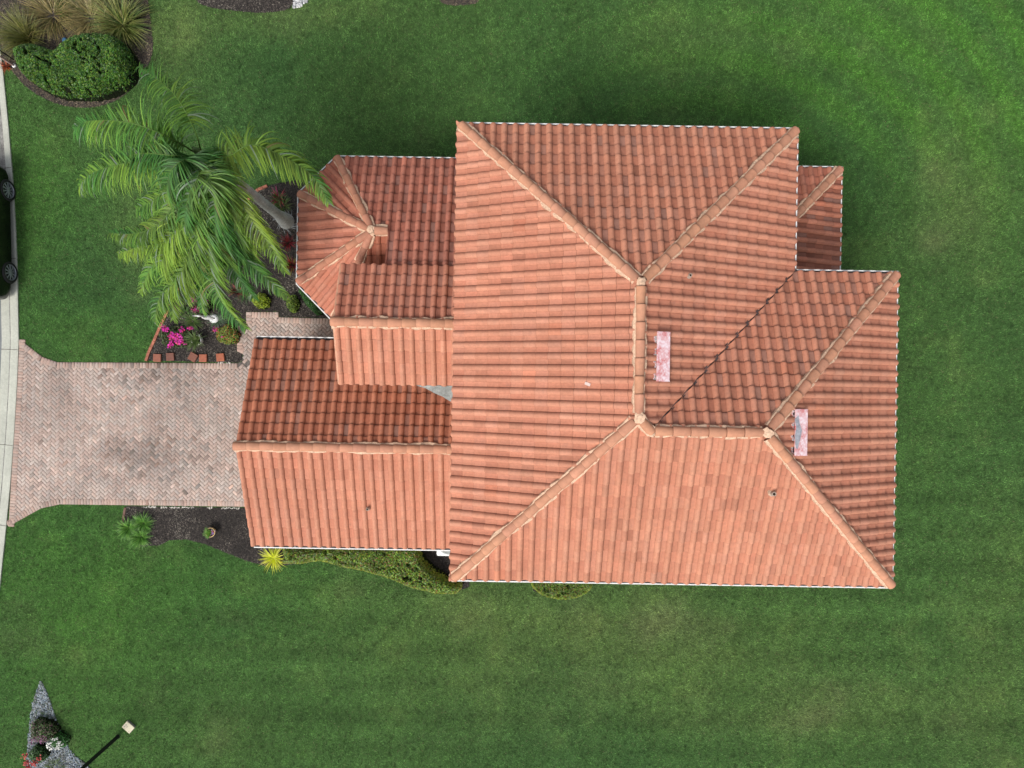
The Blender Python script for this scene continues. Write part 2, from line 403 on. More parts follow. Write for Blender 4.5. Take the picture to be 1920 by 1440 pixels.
def soldier(B, p, q, z, inset=.1, flip=1):
    p, q = Vector(p), Vector(q); d = q-p; L = d.length; d.normalize(); nr = Vector((-d.y, d.x))*flip
    n = max(1, round(L/.1))
    for i in range(n):
        c = p + d*(i+.5)*L/n + nr*inset
        B.add(c.x, c.y, L/n, .2, math.atan2(d.y, d.x), z+.006, brick_col(c.x, c.y, random.random(), True))
dp = GP(DRIVE); B = Bricks()
base = sheet('driveway_bed', DRIVE, .014, M['joint'])
herring(B, dp, .034)
for i in (0, 1, 2, 5, 6, 7, 8, 9):
    p, q_ = dp[i], dp[(i+1) % 10]
    mx, my = (p[0]+q_[0])/2, (p[1]+q_[1])/2; d = Vector((q_[0]-p[0], q_[1]-p[1])).normalized(); nn = Vector((-d.y, d.x))
    inside = inpoly(np.array([mx+nn.x*.1]), np.array([my+nn.y*.1]), dp)[0]
    soldier(B, p, q_, .034, .1, 1 if inside else -1)
drv = link('driveway', mesh_np('driveway', B.V, B.Q, np.array(B.C)), M['brick']); tag(drv, kind='structure')
pp = GP(PATH); B = Bricks(); sheet('path_bed', PATH, .018, M['joint'])
herring(B, pp, .040)
for i in (2, 3, 4, 5, 6, 7, 8):
    p, q_ = pp[i], pp[(i+1) % len(pp)]
    mx, my = (p[0]+q_[0])/2, (p[1]+q_[1])/2; d = Vector((q_[0]-p[0], q_[1]-p[1])).normalized(); nn = Vector((-d.y, d.x))
    inside = inpoly(np.array([mx+nn.x*.1]), np.array([my+nn.y*.1]), pp)[0]
    soldier(B, p, q_, .040, .1, 1 if inside else -1)
pth = link('path', mesh_np('path', B.V, B.Q, np.array(B.C)), M['brick']); tag(pth, kind='structure')

# beds -------------------------------------------------------------
sheet('mulch_bed', BED_F, .010, M['mulch']); sheet('mulch_bed', BED_S, .010, M['mulch'])
sheet('mulch_bed', BED_C, .010, M['dirt']); sheet('mulch_bed', BED_T, .010, M['mulch']); sheet('mulch_bed', BED_T2, .010, M['dirt'])
sheet('mulch_bed', HEDGE_BED2, .010, M['mulch'])
sheet('gravel_bed', GRAVEL, .010, M['gravelbed']); sheet('gravel_bed', STONES_T, .010, M['gravelbed'])
# lip of mortar along the drive edges of the beds
def scatter(poly, dens):
    xs_ = [p[0] for p in poly]; ys_ = [p[1] for p in poly]; A = (max(xs_)-min(xs_))*(max(ys_)-min(ys_)); n = int(A*dens)
    X = RNG.uniform(min(xs_), max(xs_), n); Y = RNG.uniform(min(ys_), max(ys_), n); k = inpoly(X, Y, poly)
    return X[k], Y[k]
def rand_frames(n, tilt):
    th = RNG.uniform(0, 2*math.pi, n); tl = np.abs(RNG.normal(0, tilt, n)); ph = RNG.uniform(0, 2*math.pi, n)
    N = np.stack([np.sin(tl)*np.cos(ph), np.sin(tl)*np.sin(ph), np.cos(tl)], -1)
    U = np.stack([np.cos(th), np.sin(th), 0*th], -1); U -= N*(U*N).sum(-1, keepdims=True); U /= np.linalg.norm(U, axis=-1, keepdims=True)+1e-9
    return U, np.cross(N, U), N
def quads(name, P, U, W, l, w_, C, m, parent=None, bend=0):
    """diamond leaves: P centres, U long axis, W side axis"""
    n = len(P); l = np.asarray(l)[:, None]; w_ = np.asarray(w_)[:, None]
    N = np.cross(U, W)
    V = np.stack([P-U*l/2, P+W*w_/2+N*bend*w_, P+U*l/2, P-W*w_/2+N*bend*w_], 1).reshape(-1, 3)
    Fq = np.arange(4*n).reshape(n, 4)
    return mesh_np(name, V, Fq, np.repeat(C, 4, 0))
def chips(polys, dens, palette, size=(.03, .09)):
    Vs, Us, Ws, Ls, Wd, Cs = [], [], [], [], [], []
    for poly, m_ in polys:
        X, Y = scatter(GP(poly), dens*m_); n = len(X)
        U, W_, N = rand_frames(n, .45)
        Vs.append(np.stack([X, Y, .02+RNG.random(n)*.02], -1)); Us.append(U); Ws.append(W_)
        Ls.append(RNG.uniform(*size, n)); Wd.append(RNG.uniform(.012, .03, n))
        a = fbm(X, Y, .7, 50, 3); pal = np.array(palette); 
        i = np.clip((RNG.random(n)**1.3*len(pal)*(.35+1.1*a)).astype(int), 0, len(pal)-1)
        Cs.append(pal[i]*RNG.uniform(.7, 1.3, n)[:, None])
    return quads('mulch_chips', np.concatenate(Vs), np.concatenate(Us), np.concatenate(Ws), np.concatenate(Ls), np.concatenate(Wd), np.concatenate(Cs), None)
pal_d = [(.024, .020, .018), (.034, .029, .026), (.048, .040, .035), (.075, .064, .054), (.12, .10, .085), (.20, .18, .15)]
pal_b = [(.03, .027, .028), (.05, .042, .036), (.085, .066, .048), (.13, .10, .07), (.19, .155, .10), (.27, .22, .15)]
link('mulch_chips', chips([(BED_F, 1), (BED_S, 1), (BED_T, 1), (HEDGE_BED2, .5)], 1500, pal_d), M['chips'])['kind'] = 'stuff'
link('mulch_chips', chips([(BED_C, 1), (BED_T2, 1)], 1300, pal_b), M['chips'])['kind'] = 'stuff'
def stones(polys, dens, base, r=(.018, .04)):
    ico = bmesh.new(); bmesh.ops.create_icosphere(ico, subdivisions=1, radius=1); iv = np.array([v.co[:] for v in ico.verts]); ifc = np.array([[v.index for v in f.verts] for f in ico.faces]); ico.free()
    V, Fc, Cc = [], [], []; k = 0
    for poly in polys:
        X, Y = scatter(GP(poly), dens)
        for X_, Y_ in zip(X, Y):
            s = random.uniform(*r); sc = np.array([s*random.uniform(.8, 1.5), s*random.uniform(.7, 1.1), s*.7]); a = random.random()*6.28
            v = iv*sc*(1+RNG.uniform(-.15, .15, (len(iv), 1))); v = np.stack([v[:, 0]*math.cos(a)-v[:, 1]*math.sin(a)+X_, v[:, 0]*math.sin(a)+v[:, 1]*math.cos(a)+Y_, v[:, 2]+.02], -1)
            V.append(v); Fc.append(ifc+k); k += len(iv); g = random.choice(base); g = np.array(g)*random.uniform(.8, 1.2); Cc.append(np.tile(g, (len(iv), 1)))
    return mesh_np('gravel', np.concatenate(V), np.concatenate(Fc), np.concatenate(Cc))
link('gravel', stones([GRAVEL], 900, [(.15, .19, .23), (.22, .26, .30), (.11, .135, .15), (.30, .33, .36), (.18, .19, .18), (.08, .09, .085)]), M['stone'])['kind'] = 'stuff'
link('white_stones', stones([STONES_T], 500, [(.5, .5, .5), (.62, .62, .62), (.35, .36, .37)], (.03, .06)), M['stone'])['kind'] = 'stuff'

# ------------------------------------------------------------------ grass blades over the lawn (stuff)
ML, MT, MR1, MIN_, MR2, MBt = -1.526, 6.732, 7.274, 3.080, 9.914, -5.108      # main eave outline
def grass():
    n = 1500000
    x = RNG.uniform(-19.5, 19.5, n); y = RNG.uniform(-15, 15, n)
    k = np.ones(n, bool)
    kp = [(p.x, p.y) for p in K0] + [(-60, -40), (-60, 40)]
    for poly in [GP(DRIVE), GP(PATH), GP(BED_F), GP(BED_S), GP(BED_C), GP(BED_T), GP(BED_T2), GP(STONES_T), GP(HEDGE_BED2)]:
        k &= ~inpoly(x, y, poly)
    g = GP(GRAVEL); ig = inpoly(x, y, g); k &= ~(ig & (pdist(x, y, g) > .5*RNG.random(n)**2.2))
    k &= ~inpoly(x, y, kp)
    k &= ~((x > ML+1.2) & (x < MR1-1.0) & (y > MBt+1.2) & (y < MT-1.2)) & ~((x > 6) & (x < MR2-1) & (y > MBt+1.2) & (y < MIN_-1))
    k &= ~((x > -7.3) & (x < 0) & (y > -4.4) & (y < 6.2)) & ~inpoly(x, y, GP([(160, 1500), (160, 1501), (161, 1501)]))
    x, y = x[k], y[k]; n = len(x)
    th = RNG.uniform(0, 2*math.pi, n); ln = RNG.uniform(.035, .075, n); lean = RNG.uniform(.25, 1.25, n)
    wd = RNG.uniform(.010, .022, n); cw = th + math.pi/2 + RNG.uniform(-.6, .6, n)
    z = RNG.uniform(0, .02, n)
    b0 = np.stack([x-np.cos(cw)*wd/2, y-np.sin(cw)*wd/2, z], -1); b1 = np.stack([x+np.cos(cw)*wd/2, y+np.sin(cw)*wd/2, z], -1)
    tp = np.stack([x+np.cos(th)*ln*np.sin(lean), y+np.sin(th)*ln*np.sin(lean), z+ln*np.cos(lean)], -1)
    V = np.stack([b0, b1, tp], 1).reshape(-1, 3)
    cl = .5*vnoise(x, y, .085, 21)+.3*vnoise(x, y, .05, 22)+.2*vnoise(x, y, .19, 23)
    C = lawn_col(x, y)*np.array((1.08, 1.03, 1.0))*(1.55*(.40+1.20*np.clip((cl-.5)*2.0+.5, 0, 1)))[:, None]
    t = (np.clip(vnoise(x, y, .10, 24)-.66, 0, 1)*1.5*fbm(x, y, 1.5, 25, 2))[:, None]; C = C*(1-t)+np.array((.17, .18, .09))*t
    r = RNG.random(n); C = C*np.where(r < .05, 1.5, .78+.5*RNG.random(n))[:, None]
    C[r > .975] = np.array((.22, .20, .11)); C = np.clip(C, 0, .6)
    o = link('grass', mesh_np('grass', V, np.arange(3*n).reshape(n, 3), np.repeat(C, 3, 0)), M['blade']); o['kind'] = 'stuff'
grass()

# ------------------------------------------------------------------ the house
house = empty('house', (0, 0, 0), 'large stucco house with orange clay barrel tile hip roofs and a garage wing', 'house')
TW, TL = .286, .335
SS = np.array([0, .008, .024, .048, .078, .108, .132, .148, .157, .163, .180, .212, .250, .272, .286])
def fprof(s):
    if s <= .160: return .064*max(0, math.sin(math.pi*min(max(s/.160, 0), 1)))**.75
    if s < .166: return -.012
    return -.004 - .012*math.sin(math.pi*(s-.164)/.122)
FP = np.array([fprof(s) for s in SS])
PALETTE = [(.485, .216, .138), (.470, .206, .131), (.492, .226, .147), (.460, .198, .127), (.485, .222, .147), (.475, .209, .133)]
roof_parts = {}
def tile_face(poly, e0, e1, z0, pitch, start=.07, tint=(1, 1, 1), var=.075, odd=.03, valley=(), phase=0.0, pan_shade_grime=0.0):
    """poly convex plan polygon (world xy); eave runs e0->e1 at height z0; returns mesh clipped to poly"""
    e0 = Vector(e0); e1 = Vector(e1); u = (e1-e0).normalized(); nr = Vector((-u.y, u.x))
    c = Vector((sum(p[0] for p in poly)/len(poly), sum(p[1] for p in poly)/len(poly)))
    if (c-e0).dot(nr) < 0: nr = -nr
    sv = [(Vector(p)-e0).dot(u) for p in poly]; tv = [(Vector(p)-e0).dot(nr) for p in poly]
    crs = TL*math.cos(math.atan(pitch)); V, Q, C, MI = [], [], [], []
    i0 = math.floor((min(sv)-phase)/TW)-1; i1 = math.ceil((max(sv)-phase)/TW)+1; nj = math.ceil((max(tv)-start)/crs)+1
    ns = len(SS); off = 0
    for i in range(i0, i1):
        for j in range(nj):
            t0 = start + j*crs; t1 = t0 + crs + .012
            s0 = phase + i*TW
            # skip tiles wholly outside quickly
            mx = Vector(e0) + u*(s0+TW/2) + nr*(t0+crs/2)
            if not near_poly(mx, poly, .45): continue
            lift = .042 + random.uniform(-.004, .006); jz = random.uniform(-.003, .003); dt = random.uniform(-.008, .008)
            k = (random.random()-.5)*2*var
            r = random.random()
            wx = mnoise.noise(Vector((mx.x*.45, mx.y*.45, z0))); 
            base = np.array(random.choice(PALETTE))*np.array(tint)*(1+k*.5+.07*wx)
            if r < odd*.6: base = base*np.array(random.choice(((.88, .87, .88), (1.06, 1.10, 1.12), (.93, .98, 1.0), (1.05, .97, .93))))
            lip = (.34, .34, 1, 1, 1); half = np.where(SS < .16, 1+random.uniform(-.5, 1)*var*.8, 1+random.uniform(-1.3, .6)*var*.9)  # lip fronts painted dark: shade line at each course edge, plus grime
            if random.random() < odd: half = half*np.where(SS < .16, random.choice((.86, .90, 1.10)), 1)
            if random.random() < odd*1.5: half = half*np.where(SS > .16, random.choice((.82, .90, 1.08)), 1)
            for r_, (t, dz) in enumerate(((t0+dt, -.012), (t0+dt, lift-.002), (t0+dt+.003, lift), (t0+.05+dt, lift+.001), (t1, .0))):
                tt = t - (FP*.38 if r_ < 4 else 0); X = e0.x + u.x*(s0+SS) + nr.x*tt; Y = e0.y + u.y*(s0+SS) + nr.y*tt
                Z = z0 + pitch*t + FP + dz + jz
                if dz < 0: Z = z0 + pitch*t + FP*0.55 + dz
                V.append(np.stack([X, Y, Z], -1))
            pan = np.where((SS > .158), 1.0-pan_shade_grime, 1.0)*np.where((SS > .150) & (SS < .17), .86, 1.0)*np.where((SS > .28), .88, 1.0)*half  # pans and grooves darkened: painted shade between barrels, along with grime
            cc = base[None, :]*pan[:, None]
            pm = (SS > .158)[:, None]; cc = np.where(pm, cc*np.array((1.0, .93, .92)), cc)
            if pan_shade_grime > .1 and random.random() < .35: g_ = random.uniform(.1, .38); cc = np.where(pm, cc*(1-g_)+np.array((.22, .17, .15))*g_, cc)
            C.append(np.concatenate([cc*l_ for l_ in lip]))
            q_ = np.arange(ns-1)
            for r_ in range(4):
                a_ = off + r_*ns + q_; Q.append(np.stack([a_, a_+1, a_+1+ns, a_+ns], -1))
            off += 5*ns
    me = mesh_np('tiles', np.concatenate(V), np.concatenate(Q), np.concatenate(C))
    bm = bmesh.new(); bm.from_mesh(me); bpy.data.meshes.remove(me)
    n = len(poly)
    for i in range(n):
        p, q_ = Vector(poly[i]), Vector(poly[(i+1) % n])
        if abs((p-e0).dot(nr)) < .02 and abs((q_-e0).dot(nr)) < .02: continue
        d = (q_-p).normalized(); o = Vector((-d.y, d.x))
        if (c-p).dot(o) > 0: o = -o
        ins = .012 if i in valley else 0.0
        pc = p - o*ins
        bmesh.ops.bisect_plane(bm, geom=bm.verts[:]+bm.edges[:]+bm.faces[:], plane_co=(pc.x, pc.y, 0), plane_no=(o.x, o.y, 0), clear_outer=True)
    # deck below the tiles
    f = bm.faces.new([bm.verts.new((p[0], p[1], z0 + pitch*(Vector(p)-e0).dot(nr) - .035)) for p in poly]); f.material_index = 1
    bm.normal_update()
    if f.normal.z < 0: f.normal_flip()
    return bm
def near_poly(p, poly, m):
    x = np.array([p.x]); y = np.array([p.y])
    return inpoly(x, y, poly)[0] or pdist(x, y, poly)[0] < m
def join_bms(name, bms, mats, parent, world=True):
    tmp = bpy.data.meshes.new('t'); main = bmesh.new()
    for b_ in bms:
        b_.to_mesh(tmp); b_.free(); main.from_mesh(tmp); tmp.clear_geometry()
        for a_ in list(tmp.attributes):
            pass
    me = bpy.data.meshes.new(name); main.to_mesh(me); main.free(); bpy.data.meshes.remove(tmp)
    for p in me.polygons: p.use_smooth = False
    o = link(name, me, mats); o.parent = parent
    return o
def smooth_tiles(o, ang=38):
    o.data.shade_smooth(); o.data.set_sharp_from_angle(angle=R(ang))

def ridge(parent, A, Bp, sA=None, r=.110, lift=.068, mort=(1, 1), drop=.5, tint=1.0, L=.385, name='ridge_tiles', ends=True):
    """row of overlapping cap tiles from low point A to high point Bp (sub-part), with its mortar bed"""
    A, Bp = Vector(A), Vector(Bp); d = Bp-A; Ln = d.length; d.normalize(); side = Vector((-d.y, d.x, 0)).normalized(); up = side.cross(d)*1
    if up.z < 0: up = -up
    n = max(1, round(Ln/L)); st = Ln/n; V, Q, C = [], [], []; off = 0; K = 13
    for i in range(n):
        k = 1+random.uniform(-.05, .05); col = np.array((.52, .250, .155))*tint*k*np.array((1, random.uniform(.975, 1.02), random.uniform(.96, 1.04)))
        sh = random.uniform(-.006, .006); tw = random.uniform(-.006, .006)
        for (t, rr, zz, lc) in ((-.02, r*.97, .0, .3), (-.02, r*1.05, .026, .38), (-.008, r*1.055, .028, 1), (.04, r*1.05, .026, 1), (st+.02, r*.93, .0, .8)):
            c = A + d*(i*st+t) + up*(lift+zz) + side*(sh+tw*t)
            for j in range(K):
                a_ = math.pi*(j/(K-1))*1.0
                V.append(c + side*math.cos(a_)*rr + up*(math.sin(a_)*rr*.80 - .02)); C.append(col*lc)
        for q_ in range(4):
            for j in range(K-1):
                a_ = off+q_*K+j; Q.append((a_, a_+1, a_+1+K, a_+K))
        if i == 0:
            pass
        off += 5*K
    # end disc at the low end
    o = link(name, mesh_np(name, [tuple(v) for v in V], Q, np.array(C)), M['cap']); o.parent = parent
    o.data.shade_smooth(); o.data.set_sharp_from_angle(angle=R(50))
    # mortar: ragged bed either side
    b_ = MB(); m = max(2, int(Ln/.07)); prev = None
    for i in range(m+1):
        c = A + d*(Ln*i/m); s_ = []
        for sg, on in ((-1, mort[0]), (1, mort[1])):
            w1 = r*1.0 + (.014 + .055*max(0, mnoise.noise(Vector((c.x*3.1+sg*9, c.y*3.1, c.z*3))+Vector((3, 1, 2)))+.38) + random.uniform(0, .016))*on
            s_.append((sg, w1))
        ring = []
        sg, w1 = s_[0]
        ring.append(c + side*sg*w1 + Vector((0, 0, -w1*drop + .03)))
        ring.append(c + side*sg*(w1-.012) + Vector((0, 0, -w1*drop + .116 + random.uniform(-.010, .008))))
        ring.append(c + up*.11)
        sg, w1 = s_[1]
        ring.append(c + side*sg*(w1-.012) + Vector((0, 0, -w1*drop + .116 + random.uniform(-.010, .008))))
        ring.append(c + side*sg*w1 + Vector((0, 0, -w1*drop + .03)))
        vs = [b_.bm.verts.new(p) for p in ring]
        if prev:
            for x_ in range(4): b_.bm.faces.new((prev[x_], prev[x_+1], vs[x_+1], vs[x_]))
        prev = vs
    b_.build('mortar', M['mortar'], parent)
    return o
def blob_mesh(parent, c, r, m, name='mortar_lump', sc=(1, 1, .5)):
    bm = bmesh.new(); bmesh.ops.create_icosphere(bm, subdivisions=3, radius=r)
    for v in bm.verts:
        k = 1+.6*mnoise.noise(v.co*8+Vector(c))+.25*mnoise.noise(v.co*22+Vector(c)); v.co = Vector((v.co.x*sc[0]*k, v.co.y*sc[1]*k, v.co.z*sc[2]*k)) + Vector(c)
    me = bpy.data.meshes.new(name); bm.to_mesh(me); bm.free(); o = link(name, me, m); o.parent = parent; return o
def gutter(parent, p, q_, z, out, w_=.085, hang=.75, ext0=0, ext1=0):
    """p->q outer edge line in plan, out = outward unit vec"""
    p = Vector((*p, 0)); q_ = Vector((*q_, 0)); d = (q_-p).normalized(); p = p-d*ext0; q_ = q_+d*ext1; o = Vector((*out, 0)); Ln = (q_-p).length
    ang = math.atan2(d.y, d.x); rot = Matrix.Rotation(ang, 3, 'Z'); mid = (p+q_)/2; b_ = MB()
    zt = z-.01
    b_.box(mid - o*.012 + Vector((0, 0, zt-.045)), (Ln, .030, .11), rot)
    b_.box(mid - o*(w_+.006) + Vector((0, 0, zt-.055)), (Ln-.004, .012, .11), rot)
    b_.mi = 1; b_.box(mid - o*(w_/2+.012) + Vector((0, 0, zt-.075)), (Ln-.01, w_-.024, .012), rot)
    b_.mi = 0
    n = int(Ln/hang)
    for i in range(n):
        c = p + d*((i+.5)*Ln/n + random.uniform(-.05, .05)) - o*(w_/2) + Vector((0, 0, zt-.006)); b_.box(c, (.022, w_, .008), rot)
    for e in (p, q_): b_.box(e - o*(w_/2+.004) + Vector((0, 0, zt-.052)), (.012, w_+.012, .098), rot)
    return b_.build('gutter', [M['white'], M['grime']], parent)
def walls(parent, poly, z0, z1, name='wall'):
    b_ = MB(); b_.prism(poly, z0, z1); return b_.build(name, M['stucco'], parent)
def soffit(parent, poly, z):
    b_ = MB(); b_.prism(poly, z-.16, z-.13); return b_.build('soffit', M['soffit'], parent)

# ---- main roof
Z, K = 5.9, .507
hw = (MR1-ML)/2; rx = ML+hw; P1 = (rx, MT-hw); hb = (MIN_-MBt)/2; ry = MBt+hb
P2 = (rx, MBt+hw); P2b = (MR1-hb, ry); P3 = (MR2-hb, ry)
z1 = Z+K*hw; z2 = Z+K*hb
TL_, TR_, IN_, RT_, RB_, BL_ = (ML, MT), (MR1, MT), (MR1, MIN_), (MR2, MIN_), (MR2, MBt), (ML, MBt)
bms = [
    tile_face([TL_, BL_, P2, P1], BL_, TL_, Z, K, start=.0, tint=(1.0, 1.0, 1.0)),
    tile_face([TL_, TR_, P1], TL_, TR_, Z, K, tint=(1.03, .99, .97), var=.11, pan_shade_grime=.18),
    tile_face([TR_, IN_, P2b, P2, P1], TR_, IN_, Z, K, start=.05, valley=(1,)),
    tile_face([IN_, RT_, P3, P2b], IN_, RT_, Z, K, tint=(1.0, .95, .93), var=.11, valley=(3,), pan_shade_grime=.15),
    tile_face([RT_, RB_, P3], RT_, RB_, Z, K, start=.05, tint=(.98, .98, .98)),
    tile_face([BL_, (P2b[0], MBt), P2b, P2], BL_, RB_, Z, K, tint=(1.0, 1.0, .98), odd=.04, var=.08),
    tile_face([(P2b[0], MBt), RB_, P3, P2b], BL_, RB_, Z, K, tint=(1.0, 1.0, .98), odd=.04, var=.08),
]
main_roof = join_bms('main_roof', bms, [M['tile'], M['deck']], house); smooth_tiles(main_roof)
v3 = lambda p, z: (p[0], p[1], z)
sq = .707
def corner(p, q_, a):  # point a metres in plan along p->q
    d = (Vector(q_)-Vector(p)).normalized(); return (p[0]+d.x*a, p[1]+d.y*a)
DR = K*sq*1.0
for A_, B_, zb in ((TL_, P1, z1), (TR_, P1, z1), (BL_, P2, z1), (RT_, P3, z2), (RB_, P3, z2)):
    a0 = corner(A_, B_, .20); ridge(main_roof, v3(a0, Z+K*.20*sq), v3(corner(B_, A_, .12), zb-K*.12*sq), drop=DR)
ridge(main_roof, v3(corner(P1, P2, .1), z1), v3(corner(P2, P1, .1), z1), drop=K, r=.108)
ridge(main_roof, v3(P2b, z2), v3(P2, z1), drop=DR, L=.33, mort=(1, 1))
ridge(main_roof, v3(corner(P2b, P3, .1), z2), v3(corner(P3, P2b, .1), z2), drop=K, r=.108)
for c in ((P1, z1), (P2, z1), (P2b, z2), (P3, z2)): blob_mesh(main_roof, (c[0][0], c[0][1], c[1]+.10), .115, M['mortar'], sc=(1, 1, .35))
for c in ((TL_, (1, -1)), (BL_, (1, 1))): blob_mesh(main_roof, (c[0][0]+.13*c[1][0], c[0][1]+.13*c[1][1], Z+.01), .13, M['mortar'], sc=(1, 1, .55))
for c, s_ in ((TR_, (-1, -1)), (RT_, (-1, -1)), (RB_, (-1, 1))): blob_mesh(main_roof, (c[0]+.17*s_[0], c[1]+.17*s_[1], Z+.06), .10, M['mortar'], sc=(1, 1, .5))
# valley metal
b_ = MB()
for sg in (-1, 1):
    d = (Vector(P2b)-Vector(IN_)); Ln = d.length; d.normalize(); nn = Vector((-d.y, d.x))*sg
    pts = [(IN_[0], IN_[1], Z+.02), (P2b[0], P2b[1], z2+.02)]
    p = Vector(IN_); q_ = Vector(P2b)
    b_.poly3([(p.x, p.y, Z+.005), (q_.x, q_.y, z2+.005), (q_.x+nn.x*.05, q_.y+nn.y*.05, z2+.005+.05*DR), (p.x+nn.x*.05, p.y+nn.y*.05, Z+.005+.05*DR)])
b_.build('valley_flashing', M['flash'], main_roof)
gutter(main_roof, TL_, TR_, Z, (0, 1), ext0=-.03); gutter(main_roof, TR_, IN_, Z, (1, 0), w_=.06); gutter(main_roof, (IN_[0]-.05, IN_[1]), RT_, Z-.004, (0, 1), w_=.09)
gutter(main_roof, RT_, RB_, Z-.003, (1, 0), w_=.06); gutter(main_roof, BL_, RB_, Z-.002, (0, -1), ext0=-.08)
inset = .5
soffit(main_roof, [(ML+.06, MT-.1), (MR1-.08, MT-.1), (MR1-.08, MIN_-.1), (MR2-.08, MIN_-.1), (MR2-.08, MBt+.1), (ML+.06, MBt+.1)], Z)
main_wall = walls(house, [(ML+inset, MT-inset), (MR1-inset, MT-inset), (MR1-inset, MIN_-inset), (MR2-inset, MIN_-inset), (MR2-inset, MBt+inset), (ML+inset, MBt+inset)], 0, Z-.16)

# vents and pipes on the roof
def on_plane(px, py, zf):
    z = 7.0
    for _ in range(20): p = G(px, py, z); z = zf(*p)
    return Vector((*G(px, py, z), z))
zE1 = lambda x, y: Z+K*(MR1-x); zE2 = lambda x, y: Z+K*(MR2-x); zS = lambda x, y: Z+K*(y-MBt); zW = lambda x, y: Z+K*(x-ML)
def roof_vent(px, py, zf, ln, wd):
    c = on_plane(px, py, zf); b_ = MB(); rot = Matrix.Rotation(math.atan(K*.75), 3, 'Y')
    b_.box(Vector((0, 0, .15)), (wd, ln, .035), rot, bevel=.008)
    b_.mi = 1; b_.box(Vector((-.0, 0, .07)), (wd*.84, ln*.94, .13), rot)
    b_.mi = 2
    b_.mi = 0
    for sy in (-1, 1): b_.box(Vector((0, sy*ln/2, .125)), (wd*1.0, .02, .07), rot)
    b_.mi = 2
    for i in range(16): b_.box(Vector((-wd/2-random.uniform(-.01, .03), -ln/2+ln*(i+.5)/16, .12)), (random.uniform(.03, .08), ln/15, random.uniform(.05, .09)), Matrix.Rotation(random.uniform(-.4, .4), 3, 'Z'), bevel=.01)
    o = b_.build('roof_vent', [M['vent'], M['grime'], M['cement']], main_roof); o.location = c; return o
v1 = roof_vent(1241, 669, zE1, 1.12, .34); v1['label'] = 'faded pink roof vent near the main ridge'
v2 = roof_vent(1497, 810, zE2, 1.07, .36); v2['label'] = 'faded pink roof vent on the right slope with grey torn flashing'
b_ = MB(); rr_ = Matrix.Rotation(math.atan(K*.75), 3, 'Y'); pts_ = [(-.20, -.36), (-.23, -.1), (-.19, .12), (-.24, .30), (-.13, .40), (-.10, .22), (-.02, .05), (-.06, -.12), (-.14, -.38)]
b_.poly3([rr_ @ Vector((x_-.035, y_, .174)) for x_, y_ in pts_]); tf = b_.build('torn_flashing', mat('torn_flashing', (.33, .34, .38), .7, noise=[(15, .3)]), v2)
if tf.data.polygons[0].normal.z < 0: tf.data.flip_normals()
def vent_pipe(parent, px, py, zf, r=.035):
    c = on_plane(px, py, zf); b_ = MB()
    b_.lathe([(r*1.9, -.05), (r*1.8, .06), (r*1.25, .09), (r*1.15, .20), (r*.8, .20), (r*.8, .12)], 14, cap=False)
    b_.mi = 1; b_.lathe([(r*.8, .12), (r*.8, .13)], 14)
    o = b_.build('vent_pipe', [M['pipe'], M['dark']], parent); o.location = c; return o
vent_pipe(main_roof, 1291, 518, zE1); vent_pipe(main_roof, 1446, 924, zS, .045)
blob_mesh(main_roof, on_plane(1446, 922, zS)+Vector((.0, .0, .04)), .09, M['mortar'], 'mortar_lump', (1, 1, .4))
b_ = MB(); c = on_plane(1101, 720, zW); b_.box(c+Vector((0, 0, .08)), (.14, .07, .01), Matrix.Rotation(-K*.9, 3, 'Y') @ Matrix.Rotation(-.35, 3, 'Z'), bevel=.003); b_.build('patch', mat('patch_paint', (.60, .48, .44), .8), main_roof)

# ---- garage roof
GZ, GK, GL, GN, GS = 2.75, .43, -7.765, 1.321, -5.075; GX = -1.04; gm = (GN+GS)/2; gh = (GN-GS)/2; gz = GZ+GK*gh
bms = [tile_face([(GL, GN), (GX, GN), (GX, gm), (GL, gm)], (GL, GN), (GX, GN), GZ, GK, start=.10, tint=(.86, .70, .62), var=.14, phase=-.03, pan_shade_grime=.22),
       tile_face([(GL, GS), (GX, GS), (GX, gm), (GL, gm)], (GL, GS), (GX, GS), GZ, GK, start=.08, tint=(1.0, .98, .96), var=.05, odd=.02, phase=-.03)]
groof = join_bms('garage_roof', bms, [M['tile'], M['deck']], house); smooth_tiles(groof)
ridge(groof, (GL-.03, gm, gz), (GX, gm, gz), drop=GK, r=.118)
gutter(groof, (GL+.03, GN), (GX, GN), GZ, (0, 1), w_=.12); gutter(groof, (GL+.05, GS), (GX, GS), GZ, (0, -1))
soffit(groof, [(GL+.05, GN-.12), (GX, GN-.12), (GX, GS+.12), (GL+.05, GS+.12)], GZ)
def rake(parent, x, ya, yb, ym, z0, zm, m):
    b_ = MB()
    for y_ in (ya, yb):
        d = Vector((0, ym-y_, zm-z0)); Ln = d.length; rot = d.to_track_quat('Y', 'Z').to_matrix()
        b_.box(Vector((x+.02, (y_+ym)/2, (z0+zm)/2+.0)), (.055, Ln, .12), rot, bevel=.01)
    return b_.build('rake_trim', m, parent)
rk = mat('rake_tile', (.58, .31, .20), .8, noise=[(6, .15)])
rake(groof, GL, GN-.1, GS+.1, gm, GZ+.02, gz, rk)
gw = walls(house, [(GL+.35, GN-.45), (GX, GN-.45), (GX, GS+.45), (GL+.35, GS+.45)], 0, GZ-.16)
b_ = MB(); b_.bm.faces.new([b_.bm.verts.new(p) for p in ((GL+.35, GN-.45, GZ-.2), (GL+.35, GS+.45, GZ-.2), (GL+.35, gm, gz-.15))]); b_.build('gable', M['stucco'], house)
vent_pipe(groof, 691, 953, lambda x, y: GZ+GK*(y-GS), .035)
